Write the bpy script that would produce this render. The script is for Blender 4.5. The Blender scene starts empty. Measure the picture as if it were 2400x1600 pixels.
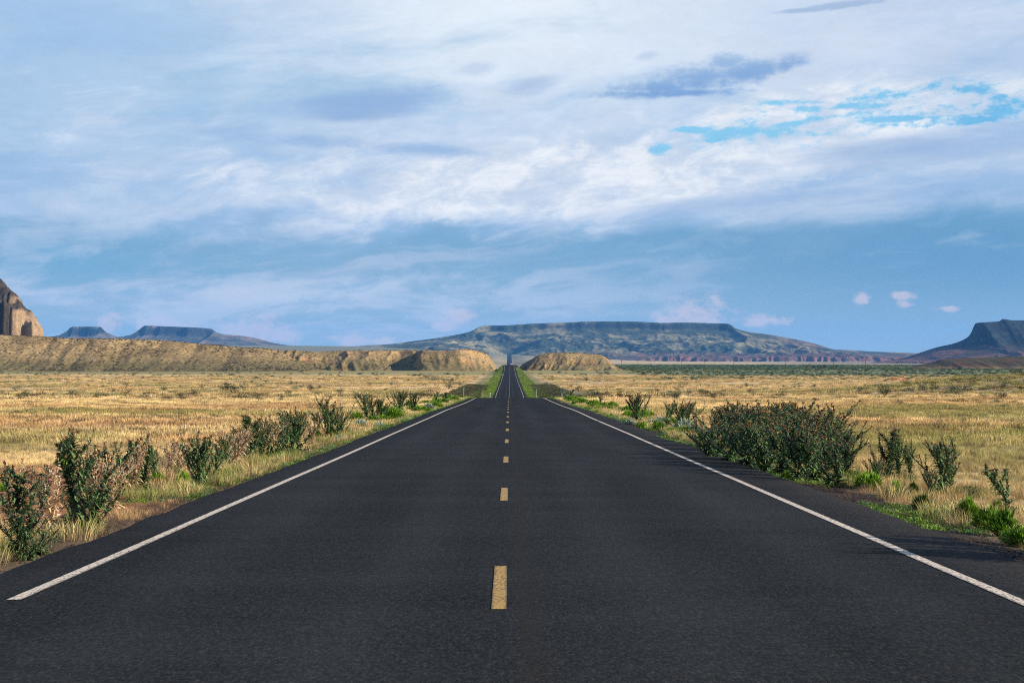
import bpy, math, random
import numpy as np
from mathutils import Vector, Matrix

R = math.radians
random.seed(7)
rng = np.random.default_rng(7)
sc = bpy.context.scene
COL = sc.collection

# ------------------------------------------------------------------ camera, sky, sun
F = 4540.0                    # focal length in pixels of the 2400 px wide photograph
CAMX, CAMZ, VPX, HY = -0.042, 1.57, 1194.0, 838.0
cam_d = bpy.data.cameras.new('camera')
cam_d.sensor_width = 36.0
cam_d.lens = 36.0 * F / 2400.0
cam_d.clip_start = 0.1
cam_d.clip_end = 80000.0
cam = bpy.data.objects.new('camera', cam_d)
COL.objects.link(cam)
cam.location = (CAMX, 0.0, CAMZ)
cam.rotation_euler = (R(90) + math.atan((HY - 800.0) / F), 0.0, -(1200.0 - VPX) / F)
sc.camera = cam

SUN_EL, SUN_AZ = R(22.0), R(17.0)      # azimuth: behind the right hand shoulder of the road
sun_dir = Vector((math.cos(SUN_EL) * math.cos(SUN_AZ), -math.cos(SUN_EL) * math.sin(SUN_AZ), math.sin(SUN_EL)))
EXPOSURE = 1.0
SKY_STRENGTH = 0.1
SKY_GAIN = 1.07
sc.view_settings.view_transform = 'Standard'
sc.view_settings.look = 'None'
sc.view_settings.exposure = EXPOSURE
sc.view_settings.gamma = 1.0
sc.view_settings.use_curve_mapping = False
sc.render.engine = 'CYCLES'
sc.cycles.filter_width = 1.05
sc.cycles.max_bounces = 4
sc.cycles.diffuse_bounces = 2
sc.cycles.glossy_bounces = 1
sc.cycles.transmission_bounces = 2
sc.cycles.volume_bounces = 0
sc.cycles.use_denoising = False
sc.cycles.caustics_reflective = False
sc.cycles.caustics_refractive = False

sd = bpy.data.lights.new('sun', 'SUN')
sd.energy = 5.0
sd.color = (1.0, 0.87, 0.70)
sd.angle = R(0.5)
sun = bpy.data.objects.new('sun', sd)
COL.objects.link(sun)
sun.rotation_euler = sun_dir.to_track_quat('Z', 'Y').to_euler()


def lin(r, g, b):
    def f(c):
        c /= 255.0
        return c / 12.92 if c <= 0.04045 else ((c + 0.055) / 1.055) ** 2.4
    return (f(r), f(g), f(b))


class NT:
    """small helper to write node graphs as expressions"""
    def __init__(self, tree):
        self.t = tree
        self.n = tree.nodes
        self.l = tree.links

    def put(self, sock, v):
        if isinstance(v, bpy.types.NodeSocket):
            self.l.new(v, sock)
        elif v is not None:
            if isinstance(v, (tuple, list)) and len(v) == 3 and sock.type == 'RGBA':
                v = (*v, 1.0)
            sock.default_value = v

    def m(self, op, a, b=None, c=None, clamp=False):
        n = self.n.new('ShaderNodeMath')
        n.operation = op
        n.use_clamp = clamp
        self.put(n.inputs[0], a)
        self.put(n.inputs[1], b)
        if c is not None:
            self.put(n.inputs[2], c)
        return n.outputs[0]

    def add(self, *a):
        r = a[0]
        for x in a[1:]:
            r = self.m('ADD', r, x)
        return r

    def mul(self, *a):
        r = a[0]
        for x in a[1:]:
            r = self.m('MULTIPLY', r, x)
        return r

    def sub(self, a, b):
        return self.m('SUBTRACT', a, b)

    def ramp(self, x, lo, hi, smooth=True):
        n = self.n.new('ShaderNodeMapRange')
        n.interpolation_type = 'SMOOTHSTEP' if smooth else 'LINEAR'
        n.clamp = True
        self.put(n.inputs[0], x)
        self.put(n.inputs[1], lo)
        self.put(n.inputs[2], hi)
        n.inputs[3].default_value = 0.0
        n.inputs[4].default_value = 1.0
        return n.outputs[0]

    def mix(self, fac, a, b, blend='MIX'):
        n = self.n.new('ShaderNodeMix')
        n.data_type = 'RGBA'
        n.blend_type = blend
        n.clamp_factor = True
        self.put(n.inputs[0], fac)
        self.put(n.inputs[6], a)
        self.put(n.inputs[7], b)
        return n.outputs[2]

    def xyz(self, x, y, z):
        n = self.n.new('ShaderNodeCombineXYZ')
        self.put(n.inputs[0], x)
        self.put(n.inputs[1], y)
        self.put(n.inputs[2], z)
        return n.outputs[0]

    def sep(self, v):
        n = self.n.new('ShaderNodeSeparateXYZ')
        self.put(n.inputs[0], v)
        return n.outputs

    def noise(self, vec, scale=1.0, detail=4.0, rough=0.5, dist=0.0, color=False):
        n = self.n.new('ShaderNodeTexNoise')
        n.noise_dimensions = '3D'
        self.put(n.inputs['Vector'], vec)
        n.inputs['Scale'].default_value = scale
        n.inputs['Detail'].default_value = detail
        n.inputs['Roughness'].default_value = rough
        n.inputs['Distortion'].default_value = dist
        return n.outputs['Color' if color else 'Fac']

    def cramp(self, x, stops):
        n = self.n.new('ShaderNodeValToRGB')
        e = n.color_ramp.elements
        while len(e) < len(stops):
            e.new(0.5)
        for i, (p, c) in enumerate(stops):
            e[i].position = p
            e[i].color = (*c, 1.0)
        self.put(n.inputs[0], x)
        return n.outputs[0]


def scale_col(g, col, k):
    mx = g.n.new('ShaderNodeVectorMath')
    mx.operation = 'SCALE'
    g.put(mx.inputs[0], col)
    g.put(mx.inputs['Scale'], k)
    return mx.outputs[0]


def build_world():
    w = bpy.data.worlds.new('World')
    sc.world = w
    w.use_nodes = True
    t = w.node_tree
    t.nodes.clear()
    g = NT(t)
    tc = t.nodes.new('ShaderNodeTexCoord')
    nrm = t.nodes.new('ShaderNodeVectorMath')
    nrm.operation = 'NORMALIZE'
    t.links.new(tc.outputs['Generated'], nrm.inputs[0])
    dx, dy, dz = g.sep(nrm.outputs[0])[:3]
    k = F / 1000.0
    # noise domain: the direction itself, stretched along the horizon (no seam anywhere)
    zz = g.m('MAXIMUM', dz, -0.02)
    X, Y, Z = g.mul(dx, k), g.mul(dy, k), g.mul(zz, k)
    # named sky directions: U to the right, V up, in units of 1000 px of the photograph
    fwd = g.m('MAXIMUM', dy, 0.05)
    U = g.m('DIVIDE', X, fwd)
    V = g.m('DIVIDE', Z, fwd)
    ahead = g.ramp(dy, 0.2, 0.6)

    Zt = g.sub(Z, g.mul(X, 0.09))
    wv = g.noise(g.xyz(X, g.mul(Zt, 2.0), Y), 1.7, 4, 0.55, color=True)
    ws = g.sep(wv)
    wx, wz = g.mul(g.sub(ws[0], 0.5), 0.50), g.mul(g.sub(ws[1], 0.5), 0.14)
    Xw, Zw = g.add(X, wx), g.add(Zt, wz)
    n_big = g.noise(g.xyz(g.mul(Xw, 1.1), g.mul(Zw, 4.2), Y), 1.0, 5, 0.55)
    n_mid = g.noise(g.xyz(g.mul(Xw, 2.8), g.mul(Zw, 9.5), Y), 1.0, 9, 0.62)
    n_fine = g.noise(g.xyz(g.mul(Xw, 7.0), g.mul(Zw, 19.0), g.mul(Y, 1.0)), 1.0, 9, 0.66)
    n_streak = g.noise(g.xyz(g.mul(Xw, 1.5), g.mul(Zw, 17.0), Y), 1.0, 8, 0.62)
    n_puff = g.noise(g.xyz(g.mul(X, 15.0), g.mul(Z, 22.0), Y), 1.0, 8, 0.6)
    n_rag = g.noise(g.xyz(g.mul(Xw, 9.0), g.mul(Z, 19.0), Y), 1.0, 9, 0.68)
    n_hf = g.noise(g.xyz(g.mul(X, 36.0), g.mul(Z, 62.0), Y), 1.0, 6, 0.62)
    hf = g.mul(g.sub(n_hf, 0.5), 2.0)
    n_gap = g.noise(g.xyz(g.mul(Xw, 4.2), g.mul(Zw, 17.0), Y), 1.0, 10, 0.64)
    edc = g.add(g.mul(g.sub(n_puff, 0.5), 2.0), g.mul(hf, 0.35))
    erg = g.add(g.mul(g.sub(n_rag, 0.5), 2.0), g.mul(hf, 0.6))
    eds = g.sub(n_fine, 0.5)

    def blob(px, py, sx, sy, tilt=0.0, u=U, v=V):
        """soft elliptical mask round a direction, sizes in px of the photograph"""
        cu, cv = (px - VPX) / 1000.0, (HY - py) / 1000.0
        a, b = g.sub(u, cu), g.sub(v, cv)
        if tilt:
            c, s = math.cos(tilt), math.sin(tilt)
            a, b = g.add(g.mul(a, c), g.mul(b, s)), g.add(g.mul(b, c), g.mul(a, -s))
        q = g.add(g.m('POWER', g.m('ABSOLUTE', g.mul(a, 1000.0 / sx)), 2.0),
                  g.m('POWER', g.m('ABSOLUTE', g.mul(b, 1000.0 / sy)), 2.0))
        return g.mul(g.m('POWER', 2.718, g.mul(q, -1.0)), ahead)

    # clear sky between and below the clouds
    base = g.cramp(g.m('MULTIPLY', V, 1.0, clamp=True), [
        (0.0, lin(158, 192, 216)), (0.10, lin(146, 184, 213)), (0.22, lin(124, 170, 206)),
        (0.33, lin(112, 164, 204)), (0.50, lin(142, 186, 219)), (0.85, lin(150, 190, 222)), (1.0, lin(150, 190, 225))])
    base = g.mix(g.ramp(dz, 0.20, 0.6), base, lin(66, 118, 186))
    east = blob(2300, 590, 800, 140)
    base = g.mix(g.mul(east, 0.85), base, lin(90, 150, 196))
    west = blob(100, 610, 420, 60, -0.08)
    base = g.mix(g.mul(west, 0.7), base, lin(100, 165, 208))
    skyt = t.nodes.new('ShaderNodeTexSky')
    skyt.sky_type = 'NISHITA'
    skyt.sun_disc = False
    skyt.sun_elevation = SUN_EL
    skyt.sun_rotation = math.atan2(sun_dir.x, sun_dir.y)
    skyt.air_density = 1.2
    skyt.dust_density = 0.6
    nish = g.mix(1.0, skyt.outputs[0], (SKY_STRENGTH * 0.9,) * 3, 'MULTIPLY')
    base = g.mix(0.10, base, nish)

    # high veil of cloud: thick above, thin towards the horizon
    veil = g.add(g.ramp(V, 0.18, 0.52), g.mul(g.sub(n_big, 0.5), 2.3), g.mul(g.sub(n_mid, 0.5), 0.9),
                 g.mul(blob(1250, 430, 600, 110, 0.05), 0.6), g.mul(blob(100, 480, 300, 28), 0.35),
                 g.mul(blob(2000, 600, 700, 90), -0.5), g.mul(blob(450, 690, 800, 48, 0.03), 0.62),
                 g.mul(blob(150, 610, 350, 45, -0.06), -0.5))
    veil = g.ramp(veil, 0.12, 0.95)
    veil = g.mul(veil, g.sub(1.0, g.mul(g.ramp(dz, 0.20, 0.6), 0.72)))
    vcol = g.mix(g.ramp(n_mid, 0.38, 0.66), lin(160, 189, 223), lin(196, 211, 231))
    vcol = g.mix(g.mul(blob(50, 120, 620, 330), 0.75), vcol, lin(158, 191, 224))
    vcol = g.mix(g.mul(blob(1250, 0, 560, 280), 1.0), vcol, lin(236, 243, 249))
    vcol = g.mix(g.mul(blob(1900, 60, 700, 180), 0.55), vcol, lin(212, 221, 236))
    c = g.mix(g.mul(veil, 0.93), base, vcol)

    # bright, thicker cloud in the middle and along the lower right
    wm = g.add(g.mul(blob(1330, 440, 520, 85, 0.10), 1.15), g.mul(blob(700, 390, 520, 100), 0.45), g.mul(blob(1980, 275, 480, 75, 0.12), 1.5),
               g.mul(blob(1700, 400, 500, 60, 0.06), 0.5), g.mul(g.sub(n_mid, 0.5), 1.9), g.mul(eds, 0.9))
    wm = g.ramp(wm, 0.25, 1.15)
    wcol = g.mix(g.ramp(n_fine, 0.36, 0.66), lin(200, 213, 231), lin(242, 243, 244))
    c = g.mix(g.mul(wm, 0.84), c, wcol)

    # openings of deep blue sky at the right
    gp = None
    for q in [(1745, 308, 105, 15, 0.12), (1870, 287, 130, 8, 0.16), (1545, 350, 34, 15, 0.1), (1690, 326, 40, 6, 0.15), (1960, 250, 110, 10, 0.06), (1850, 240, 110, 8, 0.0),
              (2080, 222, 80, 14, 0.12), (2170, 205, 60, 12, 0.2), (2290, 210, 75, 22, -0.1), (2350, 245, 55, 40, 0.2), (2290, 283, 110, 11, 0.12), (2100, 278, 60, 6, 0.05), (1620, 305, 50, 9, 0.0), (2560, 190, 160, 40, 0.1)]:
        bb = blob(*q)
        gp = bb if gp is None else g.m('MAXIMUM', gp, bb)
    region = blob(2060, 262, 430, 62, 0.13)
    gap = g.add(g.mul(gp, 0.62), g.mul(region, 0.42), g.mul(g.sub(n_gap, 0.5), 2.1), g.mul(hf, 0.55), g.mul(erg, 0.35))
    gk = g.ramp(g.m('MAXIMUM', gp, g.mul(region, 0.8)), 0.10, 0.4)
    c = g.mix(g.mul(g.ramp(gap, 0.15, 0.6), gk, 0.45), c, lin(158, 204, 232))
    c = g.mix(g.mul(g.ramp(gap, 0.36, 0.82), gk, 0.80), c, g.mix(g.ramp(U, 0.6, 1.15), lin(122, 196, 232), lin(90, 178, 224)))

    # grey undersides and streaks
    und = g.add(g.mul(blob(2150, 345, 420, 45, 0.04), 0.9), g.mul(blob(1900, 470, 650, 55, 0.05), 0.75), g.mul(blob(850, 240, 260, 55, 0.1), 0.75),
                g.mul(blob(850, 260, 120, 28, 0.1), 0.6),
                g.mul(blob(1000, 345, 220, 25, -0.05), 0.45), g.mul(blob(1240, 200, 110, 45, 0.25), 0.55), g.mul(blob(500, 310, 330, 30, -0.14), 0.5),
                g.mul(g.sub(n_streak, 0.5), 1.2), g.mul(eds, 0.7))
    und = g.ramp(und, 0.30, 1.0)
    c = g.mix(g.mul(und, 0.8), c, lin(150, 178, 215))
    st = g.ramp(g.add(n_streak, g.mul(eds, 0.5)), 0.56, 0.74)
    c = g.mix(g.mul(st, g.ramp(V, 0.10, 0.3), 0.20), c, lin(222, 227, 238))

    # the dark ragged clouds
    def ragged(parts, amp, lo, hi):
        bb = None
        for q in parts:
            v = blob(*q)
            bb = v if bb is None else g.m('MAXIMUM', bb, v)
        near = g.ramp(bb, 0.02, 0.25)
        return g.mul(g.ramp(g.add(bb, g.mul(erg, amp), g.mul(edc, amp * 0.35)), lo, hi), near)
    d1 = ragged([(1640, 182, 130, 34, 0.14), (1760, 165, 120, 32, 0.12), (1700, 145, 60, 22, 0.1), (1850, 146, 60, 22, 0.3), (1540, 205, 110, 20, 0.05), (1560, 218, 190, 12, 0.02)], 0.75, 0.12, 0.98)
    shade = g.ramp(g.add(g.sub(V, g.mul(g.sub(U, 0.5), 0.14)), g.mul(erg, 0.03)), 0.63, 0.71)
    dcol = g.mix(shade, lin(112, 155, 207), lin(150, 182, 218))
    dcol = g.mix(g.mul(g.ramp(n_rag, 0.45, 0.7), 0.5), dcol, lin(128, 164, 211))
    c = g.mix(g.mul(d1, 0.90), c, dcol)
    d2 = ragged([(1990, 10, 110, 12, 0.12), (1900, 22, 90, 6, 0.08)], 0.55, 0.30, 0.8)
    c = g.mix(g.mul(d2, 0.7), c, lin(150, 176, 210))
    d3 = ragged([(1115, 160, 60, 22, 0.1), (1250, 205, 75, 30, 0.35), (1520, 130, 35, 12, 0.2), (2300, 140, 60, 14, 0.0)], 0.6, 0.30, 0.95)
    c = g.mix(g.mul(d3, 0.45), c, lin(168, 190, 220))
    d4 = ragged([(880, 235, 200, 40, 0.08), (830, 262, 90, 20, 0.12), (1000, 350, 160, 16, -0.06), (760, 330, 120, 18, -0.05)], 0.7, 0.15, 1.0)
    c = g.mix(g.mul(d4, 0.60), c, lin(140, 174, 215))

    # small pinkish cumulus low over the plain
    puffs = [(618, 772, 42, 38), (655, 785, 45, 26), (560, 778, 60, 24), (376, 754, 22, 22), (400, 765, 45, 14), (255, 770, 20, 28), (335, 760, 14, 14),
             (1068, 736, 45, 16), (1030, 765, 32, 10), (1635, 738, 66, 34), (1825, 748, 48, 13), (1775, 755, 24, 10), (1580, 752, 40, 18),
             (2022, 701, 16, 11), (2125, 692, 22, 10), (2122, 714, 14, 8), (2225, 722, 24, 7), (820, 797, 45, 15), (785, 792, 20, 8), (880, 800, 40, 8)]
    pm = None
    for px, py, sx, sy in puffs:
        b = blob(px, py, sx * 1.25, sy * 1.25)
        pm = b if pm is None else g.m('MAXIMUM', pm, b)
    pk = g.ramp(pm, 0.03, 0.35)
    pm = g.mul(g.ramp(g.add(pm, g.mul(edc, 1.5), g.mul(eds, 0.3)), 0.22, 1.0), pk)
    c = g.mix(g.mul(pm, 0.58), c, lin(228, 210, 216))
    # fine torn texture through all the cloud
    tex = g.add(g.mul(erg, 0.5), g.mul(eds, 0.8))
    c = scale_col(g, c, g.add(1.0, g.mul(tex, 0.15, g.ramp(V, 0.10, 0.3))))
    # thin pink streaks
    ps = g.mul(g.ramp(n_streak, 0.50, 0.66), g.ramp(V, 0.34, 0.12), g.ramp(U, 0.6, -0.3))
    c = g.mix(g.mul(ps, 0.5), c, lin(200, 205, 224))
    low = g.mul(g.ramp(n_mid, 0.46, 0.62), g.ramp(V, 0.42, 0.15), g.ramp(V, 0.0, 0.05), g.ramp(U, 1.1, -0.2))
    c = g.mix(g.mul(low, 0.6), c, lin(196, 208, 228))

    bg = t.nodes.new('ShaderNodeBackground')
    sc_ = t.nodes.new('ShaderNodeVectorMath')
    sc_.operation = 'SCALE'
    t.links.new(c, sc_.inputs[0])
    sc_.inputs['Scale'].default_value = SKY_GAIN / (2.0 ** EXPOSURE) / SKY_STRENGTH
    t.links.new(sc_.outputs[0], bg.inputs[0])
    bg.inputs[1].default_value = SKY_STRENGTH
    out = t.nodes.new('ShaderNodeOutputWorld')
    t.links.new(bg.outputs[0], out.inputs[0])
    w.cycles.sampling_method = 'MANUAL'
    w.cycles.sample_map_resolution = 512


build_world()

# ------------------------------------------------------------------ noise in numpy


def _hash(ix, iy, seed):
    h = (ix.astype(np.int64) * 374761393 + iy.astype(np.int64) * 668265263 + seed * 974634777) & 0xFFFFFFFF
    h = ((h ^ (h >> 13)) * 1274126177) & 0xFFFFFFFF
    h = (h ^ (h >> 16)) & 0xFFFFFFFF
    return h / 4294967295.0


def vnoise(x, y, seed=0):
    x = np.asarray(x, float)
    y = np.asarray(y, float)
    ix, iy = np.floor(x), np.floor(y)
    fx, fy = x - ix, y - iy
    fx = fx * fx * fx * (fx * (fx * 6 - 15) + 10)
    fy = fy * fy * fy * (fy * (fy * 6 - 15) + 10)
    a, b = _hash(ix, iy, seed), _hash(ix + 1, iy, seed)
    c, d = _hash(ix, iy + 1, seed), _hash(ix + 1, iy + 1, seed)
    return ((a * (1 - fx) + b * fx) * (1 - fy) + (c * (1 - fx) + d * fx) * fy) * 2 - 1


def fbm(x, y, octv=4, seed=0, gain=0.5):
    s, a, t = 0.0, 1.0, 0.0
    for i in range(octv):
        s = s + a * vnoise(x * 2.03 ** i + 17.3 * i, y * 2.03 ** i - 9.1 * i, seed + i)
        t += a
        a *= gain
    return s / t


def ridged(x, y, octv=4, seed=0, gain=0.5):
    s, a, t = 0.0, 1.0, 0.0
    for i in range(octv):
        s = s + a * (1 - np.abs(vnoise(x * 2.03 ** i + 7.7 * i, y * 2.03 ** i + 3.3 * i, seed + i)))
        t += a
        a *= gain
    return s / t * 2 - 1


def sst(x, a, b):
    t = np.clip((np.asarray(x, float) - a) / (b - a), 0, 1)
    return t * t * (3 - 2 * t)


class Pchip:
    def __init__(self, pts):
        p = np.array(sorted(pts), float)
        self.x, self.y = p[:, 0], p[:, 1]
        h = np.diff(self.x)
        dl = np.diff(self.y) / h
        d = np.zeros_like(self.x)
        for i in range(1, len(d) - 1):
            if dl[i - 1] * dl[i] > 0:
                w1, w2 = 2 * h[i] + h[i - 1], h[i] + 2 * h[i - 1]
                d[i] = (w1 + w2) / (w1 / dl[i - 1] + w2 / dl[i])
        d[0], d[-1] = dl[0], dl[-1]
        self.d = d

    def __call__(self, q):
        q = np.asarray(q, float)
        i = np.clip(np.searchsorted(self.x, q) - 1, 0, len(self.x) - 2)
        h = self.x[i + 1] - self.x[i]
        t = np.clip((q - self.x[i]) / h, 0, 1)
        return ((2 * t ** 3 - 3 * t ** 2 + 1) * self.y[i] + (t ** 3 - 2 * t ** 2 + t) * h * self.d[i]
                + (-2 * t ** 3 + 3 * t ** 2) * self.y[i + 1] + (t ** 3 - t ** 2) * h * self.d[i + 1])


C = CAMZ
road_z = Pchip([(-60, 0.82), (0, 0.0), (16, -0.215), (39.5, -0.53), (71, -0.93), (84, -1.10), (110, -1.42), (134, -1.78), (170, -2.28),
                (208, -2.77), (222, -3.03), (245, -3.75), (280, -5.2), (330, -7.2), (390, -8.9), (440, -9.35), (500, -9.0), (536, -8.5), (600, -8.62),
                (700, -8.75), (900, -8.9), (1131, -8.83), (1300, -7.55), (1450, -6.05), (1560, -4.86), (1625, -4.53), (1680, -4.8),
                (1800, -6.9), (2200, -14.5), (3500, -20.5), (5000, -21.4), (6160, -20.1), (8000, -10.4), (10000, 5.5), (12000, 23.5), (14000, 30)])
plain_z = Pchip([(-60, 0.5), (0, -0.30), (40, -0.85), (134, -2.05), (208, -3.05), (260, -3.75), (300, -4.25), (400, -5.45), (536, -6.85), (700, -8.05),
                 (900, -8.75), (1131, -8.85), (1400, -8.75), (1500, -8.5), (2000, -9.9), (3000, -12.4), (5000, -16.4), (8000, -20.4), (10000, -20.4), (12500, -20.4), (26000, -18)])
ped_A = Pchip([(-12000, 60), (-4000, 80), (-1600, 97), (-900, 93), (0, 44), (500, 15), (800, 2), (1200, 0), (12000, 0)])


def under(y):
    return 0.05 + np.clip(y, 0, None) * 0.0002


def G(x, y, pave=True):
    """height of the natural ground"""
    x = np.asarray(x, float)
    y = np.asarray(y, float)
    ax = np.abs(x)
    zr, zp = road_z(y), plain_z(y)
    zp = zp + sst(y, 4500, 12500) * ped_A(x)
    zp = zp + 3.6 * np.exp(-((x - 92) / 25) ** 2 - ((y - 315) / 95) ** 2)
    zp = zp + 0.5 * np.exp(-((x - 60) / 30) ** 2 - ((y - 190) / 40) ** 2)
    side = sst(ax, 6.0, 14.0)
    zp = zp + side * 0.07 * fbm(x / 1.3, y / 1.3, 3, 11) * sst(y, 900, 60)
    zp = zp + sst(ax, 7, 30) * (0.22 * fbm(x / 14, y / 14, 3, 21) + 0.45 * sst(y, 150, 400) * fbm(x / 60, y / 45, 3, 31)
                                + 2.0 * sst(y, 1800, 4000) * fbm(x / 500, y / 500, 3, 41))
    wide = 6.0 + 10.0 * sst(y, 225, 420) * sst(y, 1200, 700) + sst(y, 1700, 3000) * 60
    k = sst(ax, 4.7, 5.2 + wide)
    zs = zr - 0.08 - 0.06 * sst(ax, 4.4, 5.4)
    z = zs * (1 - k) + zp * k
    z = z + sst(ax, 4.7, 5.6) * 0.035 * fbm(x / 0.5, y / 0.5, 3, 12) * sst(y, 300, 60)
    if pave:
        und = sst(ax, 4.5 + np.clip(y, 0, None) * 0.0008, 4.1 + np.clip(y, 0, None) * 0.0004)
        z = z - und * under(y)
    return z


_ys = np.concatenate([np.arange(4, 80, 0.05), np.geomspace(80, 22000, 9000)])


def hit(px, py):
    """where the sight line through a point of the photograph meets the ground"""
    xs = CAMX + (px - VPX) / F * _ys
    zs = CAMZ - (py - HY) / F * _ys
    g = G(xs, _ys)
    i = int(np.argmax(zs < g))
    if i == 0 and not zs[0] < g[0]:
        i = len(_ys) - 1
    return float(xs[i]), float(_ys[i]), float(g[i])


def gz(x, y):
    return float(G(np.array([x]), np.array([y]))[0])

# ------------------------------------------------------------------ materials


def new_mat(name):
    m = bpy.data.materials.new(name)
    m.use_nodes = True
    t = m.node_tree
    b = t.nodes['Principled BSDF']
    b.inputs['Roughness'].default_value = 0.9
    b.inputs['Specular IOR Level'].default_value = 0.15
    return m, NT(t), b


def pos_xyz(g):
    n = g.n.new('ShaderNodeNewGeometry')
    return n.outputs['Position'], g.sep(n.outputs['Position'])


def bump(g, b, h, strength, dist):
    n = g.n.new('ShaderNodeBump')
    n.inputs['Strength'].default_value = strength
    n.inputs['Distance'].default_value = dist
    g.put(n.inputs['Height'], h)
    g.l.new(n.outputs[0], b.inputs['Normal'])


def attr(g, name, kind='GEOMETRY', out='Color'):
    n = g.n.new('ShaderNodeAttribute')
    n.attribute_name = name
    n.attribute_type = kind
    return n.outputs[out]


def mat_plain(name, col, rough=0.8, spec=0.2, metal=0.0, var=0.15, scale=8.0):
    m, g, b = new_mat(name)
    p, _ = pos_xyz(g)
    n = g.noise(p, scale, 4, 0.6)
    k = g.m('MULTIPLY_ADD', g.sub(n, 0.5), 2 * var, 1.0)
    mx = g.n.new('ShaderNodeVectorMath')
    mx.operation = 'SCALE'
    mx.inputs[0].default_value = col
    g.put(mx.inputs['Scale'], k)
    g.l.new(mx.outputs[0], b.inputs['Base Color'])
    b.inputs['Roughness'].default_value = rough
    b.inputs['Specular IOR Level'].default_value = spec
    b.inputs['Metallic'].default_value = metal
    return m


def mat_ground():
    m, g, b = new_mat('dry_ground')
    p, (x, y, z) = pos_xyz(g)[0], pos_xyz(g)[1][:3]
    col = attr(g, 'Col')
    n1 = g.noise(p, 9.0, 6, 0.7)
    n2 = g.noise(p, 0.9, 5, 0.6)
    n3 = g.noise(g.xyz(g.mul(x, 0.06), g.mul(y, 0.035), 0.0), 1.0, 7, 0.65)
    k = g.add(0.45, g.mul(n1, 0.5), g.mul(n2, 0.35), g.mul(n3, 0.35))
    c = scale_col(g, col, k)
    # small tufts and bare spots seen from far: darker olive flecks
    v = g.n.new('ShaderNodeTexVoronoi')
    v.inputs['Scale'].default_value = 0.55
    v.inputs['Randomness'].default_value = 1.0
    g.l.new(p, v.inputs['Vector'])
    fl = g.mul(g.ramp(v.outputs['Distance'], 0.42, 0.2), g.ramp(n3, 0.42, 0.6), g.ramp(y, 60, 200))
    c = g.mix(g.mul(fl, 0.5), c, (0.10, 0.10, 0.035))
    g.l.new(c, b.inputs['Base Color'])
    bump(g, b, g.add(n1, g.mul(n2, 2.0)), 0.6, 0.05)
    return m


def mat_hill(name, sc1, spots, spotcol, bumpd, spotscale, flute_streaks=0.0):
    m, g, b = new_mat(name)
    p, (x, y, z) = pos_xyz(g)[0], pos_xyz(g)[1][:3]
    col = attr(g, 'Col')
    n1 = g.noise(p, sc1, 8, 0.68)
    n2 = g.noise(p, sc1 * 0.13, 5, 0.6)
    k = g.m('MAXIMUM', g.add(-0.35, g.mul(n1, 1.75), g.mul(n2, 0.95)), 0.2)
    c = scale_col(g, col, k)
    if flute_streaks:
        s = g.noise(g.xyz(g.mul(x, flute_streaks), g.mul(y, flute_streaks), g.mul(z, flute_streaks * 0.12)), 1.0, 5, 0.65)  # vertical streaks of darker and lighter tone suggest fluting
        c = scale_col(g, c, g.add(0.35, g.mul(s, 1.3)))
    v = g.n.new('ShaderNodeTexVoronoi')
    v.inputs['Scale'].default_value = spotscale
    g.l.new(p, v.inputs['Vector'])
    dens = g.ramp(n2, 0.30, 0.6)
    fl = g.mul(g.ramp(v.outputs['Distance'], 0.48, 0.22), dens)
    c = g.mix(g.mul(fl, spots), c, spotcol)
    g.l.new(c, b.inputs['Base Color'])
    bump(g, b, n1, 0.7, bumpd)
    return m


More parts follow.
